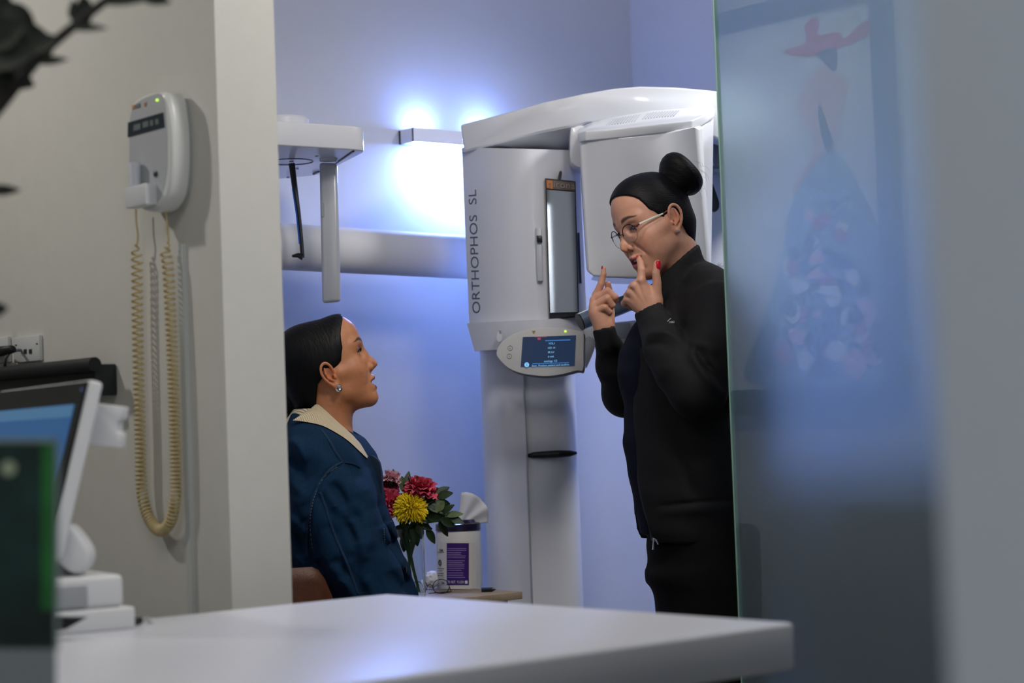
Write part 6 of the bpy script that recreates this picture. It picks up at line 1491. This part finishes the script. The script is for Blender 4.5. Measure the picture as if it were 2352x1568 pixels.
# ---------------------------------------------------------------- blurred foreground: sign holder and plant
def sign_holder():
    d = 1.80; z0 = ZC; a = P(-120, 1500, d); c = Vector((a.x, a.y, ZC))
    r = root('sign_holder', c, 'blurred upright acrylic holder with a dark green printed card at the left edge', 'sign holder')
    acr = mat('acrylic', '#ffffff', 0.02, trans=1, ior=1.2)
    bt = P(133, 1500, d); tp = P(133, 1006, d); xl = -330
    def pan(name, x0, y0, x1, y1, dd, t, m, par=None): return slab([(x0, y0), (x1, y0), (x1, y1), (x0, y1)], dd, t, 1).obj(name, m, par or r)
    yb = (lambda zz: None)
    zpix = 1020 + (CAMZ - ZC) * FPX / d
    m_card = mat('card_green', '#0a2a26', 0.5, noise=0.9, nscale=14)
    pan('card', xl, 1016, 126, 1490, d, 0.002, m_card)
    pan('card_stripe', 96, 1018, 124, 1400, d - 0.001, 0.001, mat('stripe_green', '#1f6a2c', 0.5, noise=0.5, nscale=14))
    pan('card_footer', xl, 1490, 128, zpix + 14, d, 0.002, mat('footer_grey', '#7e8488', 0.5))
    pan('card_border', xl, 1006, 134, 1016, d, 0.002, mat('border_pale', '#7f918e', 0.4)); pan('side_border', 126, 1006, 134, 1490, d, 0.002, mat('border_pale', '#7f918e', 0.4))
    b = P(20, 1075, d - .002); B().lathe(b, [(0.007, 0), (0.007, -0.0008)], 16, ax=(CR, CU, F0)).obj('card_blossom', mat('blossom_pale', '#9aa88a', 0.6), r)
    s_ = Vector(C2W(np.array((1, 0, 0)))); B().box(c + s_ * 0.0 + Vector((0, 0, 0.002)) + FW * 0.02, (0.22, 0.08, 0.004), (RT, FW, UP)).obj('foot', mat('acrylic_base', '#c9ced0', 0.2), r)
sign_holder()
def plant():
    d = 2.15; pc = P(-330, 1500, d); pc = Vector((pc.x, pc.y, ZC))
    r = root('potted_plant', pc, 'blurred dark green plant whose branch crosses the top left corner', 'plant')
    B().lathe(pc, [(0.001, 0), (0.055, 0), (0.075, 0.13), (0.070, 0.13), (0.066, 0.11), (0.001, 0.11)], 32, caps=False).obj('pot', mat('pot_clay', '#5c5650', 0.7), r, smooth=True, autosmooth=40)
    mb = mat('branch_dark', '#16130f', 0.7); ml = mat('plant_leaf', '#0a1507', 0.6, noise=0.3, nscale=30)
    def br(pts, rr, nm='branch'):
        q = [P(x, y, d + (z if z else 0)) for x, y, z in pts]; q = [Vector(p) for p in smooth_curve(q, 4)]; n = len(q); B().tube(q, [rr * (1 - 0.5 * i / n) for i in range(n)], 7).obj(nm, mb, r, smooth=True)
    base = W2C(pc + Vector((0, 0, .11)))
    br([(-330, 1400, 0), (-300, 1000, 0), (-200, 600, 0), (-60, 330, 0), (20, 220, 0), (75, 150, 0), (120, 102, 0), (170, 60, 0), (235, 8, 0), (330, -60, 0), (420, -110, 0)], 0.0085, 'stem')
    br([(-250, 800, 0), (-150, 700, .02), (-60, 712, .03), (-10, 715, .03)], 0.003); br([(-120, 430, 0), (-60, 430, -.02), (-5, 438, -.02)], 0.003)
    L = [(-30, 60, 60, 75, 34), (20, 90, 10, 70, 32), (-40, 120, 0, 90, 40), (10, 40, -70, 80, 30), (30, 150, 160, 70, 34), (60, 110, 20, 60, 22), (-30, 200, 15, 60, 30), (-60, 30, -10, 80, 40), (50, 60, 120, 50, 24),
         (178, 55, 100, 46, 15), (190, -10, -80, 55, 17), (120, 100, -150, 55, 30), (150, 62, 0, 75, 9), (80, 142, 5, 62, 10), (240, 8, 8, 105, 12), (320, -8, -10, 60, 14), (-30, 438, 2, 62, 12), (-30, 715, 10, 38, 16), (0, 10, -45, 90, 34), (-20, 160, -20, 85, 30), (-30, 20, -20, 70, 34), (-40, 60, 5, 75, 34), (-35, 100, 25, 80, 34), (-40, 130, 5, 80, 30), (-50, 215, 20, 70, 22), (-45, 240, 30, 60, 18), (10, 60, -60, 70, 26), (-10, 130, -10, 70, 28)]
    rnd = random.Random(6)
    for x, y, ang, ln, wd in L:
        q = P(x, y, d + rnd.uniform(-.05, .05)); t = math.radians(ang); dr = CR * math.cos(t) + CU * math.sin(t)
        b = B(); leaf(b, q, dr + F0 * rnd.uniform(-.15, .15), -F0 + CU * .15, 1.25 * ln * d / FPX, 1.35 * wd * d / FPX, .05); b.obj('leaf', ml, r, smooth=True)
plant()

bpy.context.view_layer.update()
